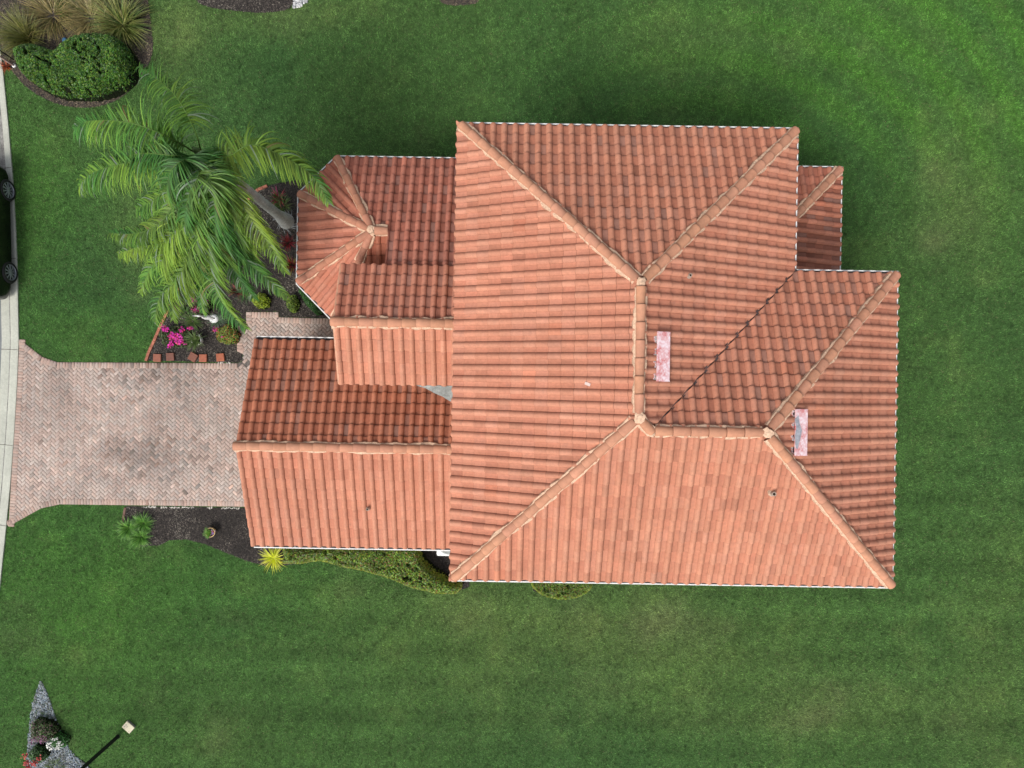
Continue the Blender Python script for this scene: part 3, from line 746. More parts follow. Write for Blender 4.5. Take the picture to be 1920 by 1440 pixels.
# grey cement cricket between entry, main wall and garage roof
cz = lambda x, y: (x, y, 3.42+.184*(x+2.8)+.011*(y+.12)+.02)
cz = lambda x, y: (x, y, 3.42+.184*(x+2.8)+.011*(y+.12)+.11)
edge = [(-3.0, -.02), (-2.75, -.10), (-2.5, -.17), (-2.25, -.30), (-2.0, -.40), (-1.8, -.52), (-1.55, -.60), (-1.03, -.85)]
b_ = MB(); b_.poly3([cz(*p) for p in [(-3.0, .28), (-1.03, .28)] + edge[::-1]])
for p, q_ in zip(edge, edge[1:]):
    a_, c_ = cz(*p), cz(*q_); b_.poly3([a_, c_, (c_[0], c_[1], c_[2]-.15), (a_[0], a_[1], a_[2]-.15)])
cr = b_.build('cricket', M['cement'], groof)
if cr.data.polygons[0].normal.z < 0: cr.data.flip_normals()

# ---- entry roof
EZ, EK, EL, EN, ES = 4.45, .438, -4.82, 3.256, -.080; em = (EN+ES)/2; eh = (EN-ES)/2; ez = EZ+EK*eh
bms = [tile_face([(EL, EN), (GX, EN), (GX, em), (EL, em)], (EL, EN), (GX, EN), EZ, EK, start=0, tint=(.96, .86, .86), pan_shade_grime=.24, phase=.0),
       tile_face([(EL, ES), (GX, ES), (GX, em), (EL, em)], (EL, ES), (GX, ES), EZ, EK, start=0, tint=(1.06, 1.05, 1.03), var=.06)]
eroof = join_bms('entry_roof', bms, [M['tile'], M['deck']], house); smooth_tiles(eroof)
ridge(eroof, (EL-.03, em, ez), (GX, em, ez), drop=EK, r=.118)
rake(eroof, EL, EN-.02, ES+.02, em, EZ+.02, ez, rk)
soffit(eroof, [(EL+.05, EN-.06), (GX, EN-.06), (GX, ES+.06), (EL+.05, ES+.06)], EZ)
walls(house, [(EL+.35, EN-.33), (GX, EN-.33), (GX, ES+.35), (EL+.35, ES+.35)], 0, EZ-.16)
b_ = MB(); b_.bm.faces.new([b_.bm.verts.new(p) for p in ((EL+.35, EN-.33, EZ-.2), (EL+.35, ES+.35, EZ-.2), (EL+.35, em, ez-.15))]); b_.build('gable', M['stucco'], house)

# ---- bay roof (half octagon) with its shed behind
BZ = 2.75; A = (-5.43, 6.82); Bc = (-6.58, 5.67); Cc = (-6.58, 2.905); D = (-5.43, 1.76); AP = (-4.06, 4.31); az = BZ+2.51*.45; XR = -3.60
def pitch_for(e0, e1):
    u = (Vector(e1)-Vector(e0)).normalized(); n_ = Vector((-u.y, u.x)); return (az-BZ)/abs((Vector(AP)-Vector(e0)).dot(n_))
tn = (.86, .72, .76)
bms = [tile_face([A, (XR, A[1]), (XR, AP[1]), AP], A, (XR, A[1]), BZ, .45, tint=tn, var=.16, odd=.18, pan_shade_grime=.24),
       tile_face([(XR, A[1]), (GX, A[1]), (GX, EN-.35), (XR, EN-.35)], A, (XR, A[1]), BZ, .45, tint=tn, var=.16, odd=.18, pan_shade_grime=.24),
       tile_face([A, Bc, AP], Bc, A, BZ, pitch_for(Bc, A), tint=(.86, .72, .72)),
       tile_face([Bc, Cc, AP], Cc, Bc, BZ, pitch_for(Cc, Bc), tint=(.90, .80, .82), pan_shade_grime=.05),
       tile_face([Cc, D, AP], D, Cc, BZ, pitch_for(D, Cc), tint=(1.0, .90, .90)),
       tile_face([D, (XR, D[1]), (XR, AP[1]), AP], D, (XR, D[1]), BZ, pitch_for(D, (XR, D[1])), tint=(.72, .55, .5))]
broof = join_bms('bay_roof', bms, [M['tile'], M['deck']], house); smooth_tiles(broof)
for c in (A, Bc, Cc, D):
    a0 = corner(c, AP, .15); k_ = (az-BZ)/(Vector(c)-Vector(AP)).length
    ridge(broof, v3(a0, BZ+k_*.15), v3(corner(AP, c, .1), az-k_*.1), drop=.36, r=.106, tint=np.array((.90, .84, .86)))
ridge(broof, (AP[0]+.1, AP[1], az+.02), (XR-.02, AP[1], az+.03), drop=.45, r=.12, L=.4)
blob_mesh(broof, (AP[0], AP[1], az+.10), .13, M['mortar'])
b_ = MB(); ys_ = AP[1]; yn_ = EN-.35
b_.poly3([(XR, ys_, az-.05), (XR, yn_, az-.05-(ys_-yn_)*pitch_for(D, (XR, D[1]))), (XR, yn_, BZ+(A[1]-yn_)*.45-.02), (XR, ys_, az)])
b_.build('gable', M['stucco'], broof)
for p, q_, z_ in ((A, (GX, A[1]), 0), (A, Bc, -.002), (Bc, Cc, 0), (Cc, D, -.002)):
    d = (Vector(q_)-Vector(p)).normalized(); o = Vector((-d.y, d.x)); mid_ = (Vector(p)+Vector(q_))/2
    if (mid_-Vector((-3.5, 4.31))).dot(o) < 0: o = -o
    gutter(broof, p, q_, BZ+z_, (o.x, o.y), w_=.075)
cen = Vector((-3.3, 4.29)); shr = lambda p, s_=.42: tuple(Vector(p)+(cen-Vector(p)).normalized()*s_*1.25)
bw = [shr(A), shr(Bc), shr(Cc), shr(D), (EL+.4, D[1]+.45), (GX, D[1]+.45), (GX, A[1]-.45)]
walls(house, bw, 0, BZ-.16)
soffit(broof, [tuple(Vector(p)+(cen-Vector(p)).normalized()*.1) for p in (A, Bc, Cc, D)] + [(GX, D[1]+.1), (GX, A[1]-.1)], BZ)

# ---- back porch roof
QZ, QK, QE, QN, QW, QS = 2.75, .42, 9.876, 6.74, 6.79, 2.60
qh = QE-QW
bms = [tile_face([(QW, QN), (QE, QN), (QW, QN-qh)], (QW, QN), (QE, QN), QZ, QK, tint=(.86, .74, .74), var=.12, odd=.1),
       tile_face([(QE, QN), (QE, QS), (QW, QS), (QW, QN-qh)], (QE, QN), (QE, QS), QZ, QK, start=.05, tint=(.90, .78, .76), var=.20, odd=.25, pan_shade_grime=.30)]
qroof = join_bms('porch_roof', bms, [M['tile'], M['deck']], house); smooth_tiles(qroof)
a0 = corner((QE, QN), (QW, QN-qh), .2)
ridge(qroof, v3(a0, QZ+QK*.2*sq), (QW, QN-qh, QZ+QK*qh), drop=QK*sq, tint=.92)
gutter(qroof, (QW, QN), (QE, QN), QZ, (0, 1)); gutter(qroof, (QE, QN), (QE, QS), QZ-.003, (1, 0), w_=.06)
soffit(qroof, [(QW, QN-.1), (QE-.1, QN-.1), (QE-.1, QS), (QW, QS)], QZ)
walls(house, [(QW, QN-.4), (QE-.4, QN-.4), (QE-.4, QS), (QW, QS)], 0, QZ-.16)

# ---- openings (mostly hidden under the eaves)
def window(c, wd, ht, axis_, parent=house):
    """axis_: outward normal 'x+','x-','y+','y-'"""
    sx = {'x+': 0, 'x-': math.pi, 'y+': math.pi/2, 'y-': -math.pi/2}[axis_]
    rot = Matrix.Rotation(sx, 3, 'Z'); b_ = MB(); cv = Vector(c)
    for s_ in (-1, 1): b_.box(cv+rot@Vector((.02, s_*wd/2, 0)), (.09, .08, ht+.08), rot); b_.box(cv+rot@Vector((.022, 0, s_*(ht/2+.003))), (.10, wd-.08, .08), rot)
    b_.box(cv+rot@Vector((.018, 0, 0)), (.06, .04, ht-.08), rot); b_.box(cv+rot@Vector((.016, 0, 0)), (.05, wd-.08, .035), rot)
    f = b_.build('window', M['white'], parent)
    b_ = MB(); b_.box(cv+rot@Vector((.012, 0, 0)), (.03, wd-.08, ht-.08), rot); b_.build('pane', M['glass'], f)
    b_ = MB(); b_.box(cv+rot@Vector((.06, 0, -ht/2-.07)), (.18, wd+.2, .05), rot); b_.build('sill', M['soffit'], f)
for x_ in (.5, 3.0, 5.4): window((x_, MT-inset, 4.3), 1.2, 1.3, 'y+'); window((x_, MT-inset, 1.5), 1.4, 1.5, 'y+')
for x_ in (.8, 3.6, 6.4, 8.4): window((x_, MBt+inset, 4.3), 1.2, 1.3, 'y-'); window((x_, MBt+inset, 1.5), 1.2, 1.4, 'y-')
for y_ in (-3.2, 0, 1.8): window((MR2-inset, y_, 4.3), 1.1, 1.3, 'x+'); window((MR2-inset, y_, 1.4), 1.3, 1.7, 'x+')
for y_ in (-3.6, 5.0): window((ML+inset, y_, 4.9), .9, .9, 'x-')
window((QE-.4, 4.6, 1.4), 2.0, 1.6, 'x+'); window((-3.0, A[1]-.45, 1.4), 1.4, 1.4, 'y+')
b_ = MB(); gd = GL+.35
for i in range(4):
    b_.box(Vector((gd-.02, gm, .30+i*.55)), (.05, 4.88, .535), None, bevel=.006)
    for j in range(8): b_.box(Vector((gd-.045, gm-2.14+j*.61, .30+i*.55)), (.02, .46, .34), None, bevel=.005)
b_.build('garage_door', M['garage'], house)
b_ = MB(); b_.box(Vector((EL+.33, em, 1.08)), (.06, .98, 2.1), None, bevel=.005)
for s_ in (-1, 1):
    for z_ in (.6, 1.6): b_.box(Vector((EL+.295, em+s_*.22, z_)), (.02, .30, .75), None, bevel=.005)
fd = b_.build('front_door', M['doorwood'], house)
b_ = MB(); b_.lathe([(.012, 0), (.03, .02), (.03, .05), (.012, .065)], 12, (EL+.28, em-.42, 1.05), Matrix.Rotation(-math.pi/2, 3, 'Y')); b_.build('handle', M['alloy'], fd)
for (x_, y_, zt) in ((MR1-.42, MT-.40, Z), (MR2-.42, MBt+.40, Z), (ML+.45, MBt+.42, Z)):
    b_ = MB(); b_.box(Vector((x_, y_, zt/2-.1)), (.08, .07, zt-.3), None, bevel=.01); b_.build('downspout', M['white'], house)

# ------------------------------------------------------------------ palm tree
def bez(a, b_, c, d, t): s = 1-t; return a*s**3 + b_*3*s*s*t + c*3*s*t*t + d*t**3
palm_base = G3(538, 416, 0)
palm = empty('palm_tree', palm_base, 'tall feather palm leaning its full green crown over the front bed', 'palm tree')
crown = G3(392, 300, 6.3)
tb = MB(); pts, rad = [], []
for i in range(61):
    t = i/60; c = palm_base.lerp(crown, t) ; c = Vector((c.x + .10*math.sin(t*3), c.y - .07*math.sin(t*3), 6.3*t))
    pts.append(c-palm_base); rad.append(.155 + .10*math.exp(-t*22) + .05*math.exp(-((t-.07)/.06)**2) + (.012 if i % 3 == 0 else 0) - .035*t)
tb.tube(pts, rad, 18)
trunk = tb.build('trunk', M['trunk'], palm, smooth=True)
tb = MB(); tb.tube([crown-palm_base+Vector((0, 0, z_)) for z_ in (-.15, .2, .6, .9)], [.12, .15, .10, .04], 12); tb.build('crown_shaft', mat('green_crown_shaft', (.12, .20, .06), .5, noise=[(4, .3)]), palm, smooth=True)
rt = MB()
for i in range(26):
    a_ = random.uniform(0, 6.28); r0 = .2; l_ = random.uniform(.28, .5)
    rt.tube([(math.cos(a_)*r0*.7, math.sin(a_)*r0*.7, .14), (math.cos(a_)*(r0+.06), math.sin(a_)*(r0+.06), .06), (math.cos(a_+.3)*l_, math.sin(a_+.3)*l_, .025)], [.018, .014, .006], 5)
rt.build('root', mat('palm_roots', (.30, .31, .31), .9, noise=[(12, .3)]), palm)
# ([(pixel x, pixel y, height) points along the rachis], leaflet length, yellowness, first leaflet position)
FR = [([(365, 244, 7.6), (325, 175, 8.0), (260, 124, 7.2)], .66, .15, .33), ([(310, 254, 7.8), (238, 229, 8.0), (166, 227, 7.2), (139, 243, 6.5)], .82, .05, .14),
      ([(305, 300, 7.6), (235, 306, 7.5), (172, 325, 6.4), (148, 352, 5.6)], .80, .35, .16), ([(330, 292, 8.0), (262, 288, 7.8), (205, 305, 7.0)], .70, .0, .16),
      ([(345, 355, 7.4), (300, 418, 6.8), (250, 438, 5.9), (204, 436, 5.0)], .62, .25, .2), ([(352, 385, 7.2), (312, 450, 6.4), (262, 462, 5.4), (222, 476, 4.5)], .66, .55, .25),
      ([(345, 400, 7.0), (312, 462, 6.2), (306, 506, 5.2), (318, 548, 4.2)], .74, .65, .2), ([(372, 370, 7.4), (366, 435, 6.8), (372, 500, 5.7), (396, 528, 5.0)], .62, .40, .16),
      ([(368, 410, 6.9), (338, 515, 5.4), (300, 556, 4.4), (290, 606, 3.5)], .78, .45, .3), ([(385, 420, 6.9), (402, 535, 5.0), (428, 582, 4.0), (462, 618, 3.3)], .70, .30, .3),
      ([(400, 390, 7.2), (425, 462, 6.0), (480, 505, 4.8), (538, 556, 3.9)], .66, .05, .3), ([(425, 335, 7.4), (470, 410, 6.6), (510, 466, 5.5), (536, 512, 4.7)], .62, .65, .16),
      ([(408, 340, 7.6), (430, 399, 6.9), (448, 460, 5.8), (452, 492, 5.2)], .66, .35, .14), ([(430, 292, 7.6), (473, 271, 7.8), (540, 298, 7.2), (588, 332, 6.6), (617, 382, 5.9)], .66, .50, .12),
      ([(345, 300, 8.2), (318, 325, 8.2), (312, 372, 7.4)], .78, .15, .14), ([(372, 330, 8.2), (352, 372, 7.9), (345, 430, 7.0)], .70, .30, .16), ([(392, 335, 8.2), (402, 385, 7.6), (404, 450, 6.5)], .66, .20, .16),
      ([(355, 440, 6.2), (322, 530, 4.9), (325, 600, 3.7)], .74, .55, .3), ([(375, 430, 6.4), (372, 520, 4.8), (380, 585, 3.6)], .66, .25, .3),
      ([(335, 430, 6.4), (285, 500, 5.0), (262, 548, 4.0)], .62, .45, .35), ([(420, 400, 6.8), (455, 450, 5.6), (495, 520, 4.3)], .62, .4, .25),
      ([(340, 330, 7.2), (292, 372, 6.8), (255, 392, 5.8)], .62, .35, .25), ([(350, 420, 6.4), (345, 500, 5.2), (352, 568, 4.0)], .66, .5, .35), ([(395, 440, 6.4), (440, 510, 5.0), (478, 560, 3.9)], .60, .15, .35)]
WIND = Vector((-.05, -.75, 0))
def catmull(P, t):
    n = len(P)-1; f = min(t*n, n-1e-6); i = int(f); u = f-i; p0 = P[max(i-1, 0)]; p1 = P[i]; p2 = P[i+1]; p3 = P[min(i+2, n)]
    return .5*((2*p1) + (p2-p0)*u + (2*p0-5*p1+4*p2-p3)*u*u + (3*p1-3*p2+p3-p0)*u*u*u)
def frond(way, ll, yel, tb0=.13):
    fk = random.uniform(.85, 1.25); yel = yel + random.uniform(-.1, .15)
    K_ = [crown + Vector((random.uniform(-.05, .05), random.uniform(-.05, .05), .35))] + [G3(*w_) for w_ in way]
    V, Q, C = [], [], []; NS = 34
    # even spacing along the curve
    fine = [catmull(K_, k/200) for k in range(201)]; acc = [0]
    for a_, b_ in zip(fine, fine[1:]): acc.append(acc[-1]+(b_-a_).length)
    P = []; m = 0
    for i in range(NS+1):
        tgt = acc[-1]*i/NS
        while m < 199 and acc[m+1] < tgt: m += 1
        P.append(fine[m].lerp(fine[m+1], min(1, max(0, (tgt-acc[m])/(acc[m+1]-acc[m]+1e-9))))-palm_base)
    # rachis
    off = 0
    for i, p in enumerate(P):
        d = (P[min(i+1, NS)]-P[max(i-1, 0)]).normalized(); s_ = d.cross(Vector((0, 0, 1))).normalized(); u_ = s_.cross(d); r = .028*(1-i/NS)+.005
        for k in range(4): a_ = k*math.pi/2; V.append(p+(s_*math.cos(a_)+u_*math.sin(a_))*r*.7); C.append((.13, .24, .05))
        if i:
            for k in range(4): Q.append((off-4+k, off-4+(k+1) % 4, off+(k+1) % 4, off+k))
        off += 4
    nl = int(50*acc[-1]*(1-tb0)); nl = max(70, min(nl, 190))
    ph = random.random()*9
    for i in range(nl):
        t = tb0+(1-tb0)*i/nl; f_ = t*NS; i0 = min(int(f_), NS-1); p = P[i0].lerp(P[i0+1], f_-i0); d = (P[i0+1]-P[i0]).normalized()
        s0 = d.cross(Vector((0, 0, 1))).normalized(); u_ = s0.cross(d)
        for sg in (-1, 1):
            if random.random() < .03: continue
            L_ = ll*(1.05*math.sin(math.pi*min(1, .16+t*.80))**.6)*random.uniform(.65, 1.2)
            droop = random.uniform(.6, 1.5); fwd = .28+.55*t+random.uniform(-.12, .12)
            dr = (s0*sg*(.85) + d*fwd*.8 + WIND*.30 + u_*random.uniform(-.6, .6)).normalized()
            w0 = random.uniform(.009, .0175); NSG = 5; cur = Vector(p); a0_ = dr.copy()
            g = random.random(); yv = yel*.6+.5*mnoise.noise(Vector((ph, t*3, sg)))+random.uniform(-.12, .2)
            col = np.array((.050, .165, .026))*(1-max(0, min(1, yv))) + np.array((.27, .38, .035))*max(0, min(1, yv))
            col = col*random.uniform(.6, 1.6)*np.array((1.15, 1.12, 1.35))*fk
            if g < .05: col = np.array((.24, .32, .22))
            if g > .99: col = np.array((.26, .20, .08))
            for k in range(NSG+1):
                q_ = k/NSG; wv = w0*(1-q_**2.2)+.002
                sd_ = a0_.cross(Vector((0, 0, 1)));
                if sd_.length < .05: sd_ = d.copy()
                sd_.normalize(); sd_ = (sd_+Vector((0, 0, .35*sg))).normalized()
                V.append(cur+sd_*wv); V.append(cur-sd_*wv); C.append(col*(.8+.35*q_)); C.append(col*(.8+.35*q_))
                if k: Q.append((off-2, off-1, off+1, off))
                off += 2
                a0_ = (a0_ + (Vector((0, 0, -1))*droop + WIND*.55)*(.17+.38*q_)).normalized(); cur = cur + a0_*(L_/NSG)
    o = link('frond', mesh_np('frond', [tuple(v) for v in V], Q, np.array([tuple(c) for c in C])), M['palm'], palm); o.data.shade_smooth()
for f_ in FR: frond(*f_)

# ------------------------------------------------------------------ plants
def leaf_mass(poly, h, dens, cols, size=(.03, .06), rim=.35, lump=.5, tilt=.8, hole=.5, edgez=.35, seed=0, rimcol=None):
    """shrub or hedge: returns (core mesh, leaves mesh) over plan polygon (world xy)"""
    X, Y = scatter(poly, dens); d = pdist(X, Y, poly)
    def hz(X, Y, d): 
        dm = 1-(1-np.clip(d/rim, 0, 1))**2
        return h*(edgez+(1-edgez)*np.sqrt(np.clip(dm, 0, 1)))*(1-.22*lump+.44*lump*fbm(X, Y, .5, 60+seed, 3)) 
    Zs = hz(X, Y, d); ho = fbm(X, Y, .16, 66+seed, 2); n = len(X)
    Zs = Zs - np.abs(RNG.normal(0, .05, n)) - hole*.8*np.clip(ho-.60, 0, 1)
    side = (RNG.random(n) < .22) & (d < .09); Zs[side] *= RNG.random(side.sum())
    U, W_, N = rand_frames(n, tilt); pal = np.array(cols)*np.array((1.65, 1.6, 1.3))
    C = pal[RNG.integers(0, len(pal), n)]*RNG.uniform(.55, 1.6, n)[:, None]*(.55+.9*fbm(X, Y, .35, 70+seed, 3))[:, None]
    if rimcol is not None:
        t = (np.exp(-(d/.10)**2)*RNG.random(n)*1.1)[:, None]; C = C*(1-t)+np.array(rimcol)*t
    l = RNG.uniform(*size, n)
    leaves = quads('leaves', np.stack([X, Y, np.maximum(Zs, .03)], -1), U, W_, l, l*.55, C, None, bend=.15)
    # core
    xs_ = [p[0] for p in poly]; ys_ = [p[1] for p in poly]; st = .06
    gx = np.arange(min(xs_), max(xs_)+st, st); gy = np.arange(min(ys_), max(ys_)+st, st); A_, B_ = np.meshgrid(gx, gy, indexing='ij'); xx, yy = A_.ravel(), B_.ravel()
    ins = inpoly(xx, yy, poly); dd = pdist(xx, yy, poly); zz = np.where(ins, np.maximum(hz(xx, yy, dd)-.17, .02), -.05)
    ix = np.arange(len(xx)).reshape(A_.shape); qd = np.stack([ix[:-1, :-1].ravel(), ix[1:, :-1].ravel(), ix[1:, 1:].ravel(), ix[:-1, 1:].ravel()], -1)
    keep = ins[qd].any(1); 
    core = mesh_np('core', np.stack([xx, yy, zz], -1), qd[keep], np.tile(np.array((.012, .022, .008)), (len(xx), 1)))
    return core, leaves
def shrub(name, poly, h, dens, cols, label, cat, flowers=None, group=None, **k):
    core, leaves = leaf_mass(poly, h, dens, cols, **k)
    cx = sum(p[0] for p in poly)/len(poly); cy = sum(p[1] for p in poly)/len(poly)
    r = empty(name, (cx, cy, 0), label, cat, group=group)
    a_ = link('branches', core, M['twig']); world_child(a_, r); b_ = link('foliage', leaves, M['leaf']); world_child(b_, r)
    if flowers:
        for (pl, n, col, sz) in flowers:
            for (cx_, cy_, rr) in pl:
                m = max(3, int(n*rr*rr/sum(p[2]**2 for p in pl))); X = RNG.normal(cx_, rr*.45, m); Y = RNG.normal(cy_, rr*.45, m)
                U, W_, N = rand_frames(m, .5)
                Zs = h*RNG.uniform(.8, 1.12, m); c_ = np.array(col)[RNG.integers(0, len(col), m)]*RNG.uniform(.75, 1.25, m)[:, None]
                P = np.stack([X, Y, Zs], -1); l = RNG.uniform(sz*.7, sz*1.2, m)
                Pn = np.concatenate([P, P+N*.004]); Un = np.concatenate([U, (U+W_)*.7071]); Wn = np.concatenate([W_, (W_-U)*.7071])
                fm = quads('flower_cluster', Pn, Un, Wn, np.tile(l, 2), np.tile(l*.8, 2), np.tile(c_, (2, 1)), None)
                o = link('flower_cluster', fm, M['petal']); world_child(o, r)
    return r
def ell(px, py, rx, ry, h=0, n=18, rot=0, jit=.12):
    out = []
    for i in range(n):
        a_ = 2*math.pi*i/n; k = 1+random.uniform(-jit, jit); x_, y_ = rx*k*math.cos(a_), ry*k*math.sin(a_)
        out.append(G(px+x_*math.cos(rot)-y_*math.sin(rot), py+x_*math.sin(rot)+y_*math.cos(rot), h))
    return out
GRN = [(.030, .085, .018), (.045, .12, .02), (.06, .145, .025), (.025, .065, .02)]
def blades(name, px, py, n, length, width, cols, label, cat, arch=1.0, spread=.10, up=.6, h0=.02, group=None, wob=.5, lean=(0, 0), seg=6, parent=None, z=0.0, tipcol=None):
    """tuft of arching strap leaves"""
    c = G3(px, py, 0) if parent is None else Vector((0, 0, 0))
    V, Q, C = [], [], []; off = 0
    for i in range(n):
        a_ = random.uniform(0, 6.28); r0 = spread*math.sqrt(random.random()); p = Vector((math.cos(a_)*r0, math.sin(a_)*r0, h0+z)); a_ += random.uniform(-wob, wob)
        el = random.uniform(up*.45, min(1.45, up*1.6)); d = Vector((math.cos(a_)*math.cos(el)+lean[0], math.sin(a_)*math.cos(el)+lean[1], math.sin(el))).normalized()
        L_ = length*random.uniform(.55, 1.1); w0 = width*random.uniform(.7, 1.2); col = np.array(random.choice(cols))*random.uniform(.75, 1.3); dr = arch*random.uniform(.6, 1.3)
        side = d.cross(Vector((0, 0, 1))).normalized()
        for k in range(seg+1):
            q_ = k/seg; wv = w0*(1-q_**1.6)*.5*(.6+.4*min(1, q_*4))+.001; fold = Vector((0, 0, wv*.5))
            cc = col if tipcol is None else col*(1-q_**2)+np.array(tipcol)*q_**2
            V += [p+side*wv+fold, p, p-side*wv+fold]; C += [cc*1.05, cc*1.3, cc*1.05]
            if k: Q += [(off-3, off-2, off+1, off), (off-2, off-1, off+2, off+1)]
            off += 3; d = (d+Vector((0, 0, -1))*dr*.20*(q_+.3)).normalized(); p = p+d*(L_/seg)
            if p.z < .03: p.z = .03
    me = mesh_np(name, [tuple(v) for v in V], Q, np.array([tuple(c_) for c_ in C]))
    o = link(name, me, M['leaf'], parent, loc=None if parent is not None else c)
    if parent is None: tag(o, label, cat, group)
    return o

# island bed, upper left
poly = smooth_poly([G(*p, .5) for p in [(30, 112), (29, 92), (60, 82), (88, 90), (108, 99), (122, 82), (148, 66), (185, 62), (218, 68), (240, 90), (250, 116), (243, 148), (222, 163), (192, 176), (150, 181), (108, 178), (70, 161), (40, 139)]], 2)
shrub('shrub', poly, .95, 7500, [(.022, .075, .012), (.035, .10, .014), (.055, .13, .018), (.018, .05, .018), (.075, .12, .02)], 'large clipped kidney shaped green shrub in the island bed by the kerb', 'shrub', size=(.04, .085), rim=.45, hole=1.8, tilt=.9)
blades('ornamental_grass', 232, 48, 416, 1.15, 0.034, [(0.108, 0.146, 0.031), (0.065, 0.112, 0.023), (0.216, 0.236, 0.069), (0.162, 0.169, 0.046)], 'green arching ornamental grass clump right of the island bed', 'ornamental grass', spread=.22, up=.75, arch=1.1, group='ornamental grasses in the island bed')
blades('ornamental_grass', 52, 72, 496, 1.05, 0.024, [(0.119, 0.129, 0.026), (0.151, 0.146, 0.038), (0.086, 0.101, 0.023)], 'olive ornamental grass clump at the kerb side of the island bed', 'ornamental grass', spread=.20, up=.8, lean=(-.35, .1), group='ornamental grasses in the island bed')
blades('ornamental_grass', 100, 28, 448, .95, 0.020, [(0.216, 0.169, 0.065), (0.14, 0.112, 0.042), (0.281, 0.225, 0.084), (0.108, 0.112, 0.031)], 'dry tan ornamental grass beside the dark patch of mulch in the island bed', 'ornamental grass', spread=.40, up=.6, group='ornamental grasses in the island bed')
blades('ornamental_grass', 172, 34, 448, .85, 0.020, [(0.238, 0.191, 0.076), (0.162, 0.135, 0.054), (0.302, 0.247, 0.099), (0.13, 0.124, 0.038)], 'dry tan ornamental grass between the green tuft and the arching clump', 'ornamental grass', spread=.38, up=.6, group='ornamental grasses in the island bed')
blades('ornamental_grass', 215, -18, 448, 1.1, 0.027, [(0.13, 0.146, 0.046), (0.216, 0.203, 0.076), (0.324, 0.304, 0.145)], 'tall ornamental grass with bleached stems at the top edge of the island bed', 'ornamental grass', spread=.3, up=.8, group='ornamental grasses in the island bed')
blades('grass_tuft', 135, 14, 260, .36, .012, [(.06, .16, .02), (.09, .19, .03)], 'small bright green grass tuft among the dry grasses', 'grass tuft', spread=.25, up=.7)
o = MB(); o.bm.verts.new; o.lathe([(.0, .0), (.075, .0), (.08, .05), (.05, .07), (.0, .075)], 14, cap=False); oc = o.build('valve_cap', M['blueplastic']); oc.location = G3(122, 76, .02); tag(oc, 'small blue plastic cap on the mulch behind the kidney shaped shrub', 'valve cap')
# kerb side post and bromeliad
pr = empty('post', G3(28, 124, 0), 'slim pinkish post with a white foot at the kerb end of the island bed', 'post')
b_ = MB(); b_.lathe([(.035, .06), (.035, 1.35), (.025, 1.38)], 12); b_.build('shaft', M['postwood'], pr); b_ = MB(); b_.lathe([(.07, 0), (.07, .05), (.045, .08)], 14); b_.build('foot', M['white'], pr)
pr = empty('marker_post', G3(26, 112, 0), 'thin dark post standing behind the pinkish post at the kerb', 'post')
b_ = MB(); b_.lathe([(.022, 0), (.022, 1.3), (.015, 1.32)], 10); b_.build('shaft', M['black'], pr); b_ = MB(); b_.lathe([(.035, 1.32), (.035, 1.36)], 10); b_.build('cap', M['black'], pr)
blades('bromeliad', 14, 126, 60, .26, .03, [(.45, .10, .03), (.30, .08, .03), (.10, .03, .02)], 'small orange leaved bromeliad at the kerb', 'bromeliad', spread=.05, up=.8)

# front bed
PINK = [(.62, .02, .34), (.70, .04, .45), (.55, .02, .25), (.65, .06, .16)]
fl = [(*G(308, 618, .4), .14), (*G(322, 630, .4), .16), (*G(338, 640, .4), .14), (*G(320, 645, .4), .12), (*G(340, 620, .4), .10), (*G(332, 632, .4), .16), (*G(356, 615, .4), .08)]
shrub('flowering_shrub', ell(327, 631, 32, 20, .3), .38, 2600, [(.035, .07, .02), (.06, .05, .03), (.03, .06, .02)], 'bright magenta flowering shrub in the corner of the front bed', 'flowering shrub', flowers=[(fl, 330, PINK, .07)], size=(.03, .07), rim=.25)
fl = [(*G(362, 563, .5), .12), (*G(378, 577, .5), .16), (*G(366, 580, .5), .12), (*G(384, 566, .5), .08)]
shrub('flowering_shrub', ell(371, 574, 20, 18, .4), .45, 2600, [(.05, .05, .03), (.04, .06, .02)], 'dark pink flowering shrub just above the white egret statue', 'flowering shrub', flowers=[(fl, 150, [(.40, .02, .15), (.34, .03, .10), (.5, .02, .28)], .06)], size=(.03, .07), rim=.25)
fl = [(*G(407, 618, .4), .10), (*G(420, 632, .4), .05)]
shrub('shrub', ell(424, 627, 22, 19, .4), .5, 3800, [(.08, .14, .02), (.11, .17, .025), (.05, .09, .02), (.20, .07, .03)], 'green shrub with a few pink blooms beside the brick path corner', 'shrub', flowers=[(fl, 40, [(.5, .04, .3), (.5, .1, .05)], .05)], size=(.03, .07))
shrub('shrub', ell(486, 563, 16, 15, .4), .5, 4200, [(.12, .18, .01), (.16, .21, .015), (.08, .12, .01)], 'round yellow green shrub left of the brick step', 'shrub', size=(.035, .07))
shrub('shrub', ell(546, 568, 11, 17, .4), .5, 4200, [(.08, .15, .02), (.12, .17, .025), (.05, .09, .02)], 'small round green shrub under the palm frond tips by the step', 'shrub', size=(.035, .07))
poly = [G(*p, .5) for p in [(558, 530), (580, 552), (604, 586), (590, 590), (570, 570), (556, 545)]]
shrub('low_hedge', poly, .5, 4200, [(.02, .07, .015), (.03, .095, .02), (.015, .05, .012)], 'narrow dark green hedge under the slanted bay gutter', 'hedge', size=(.03, .06), rim=.15)
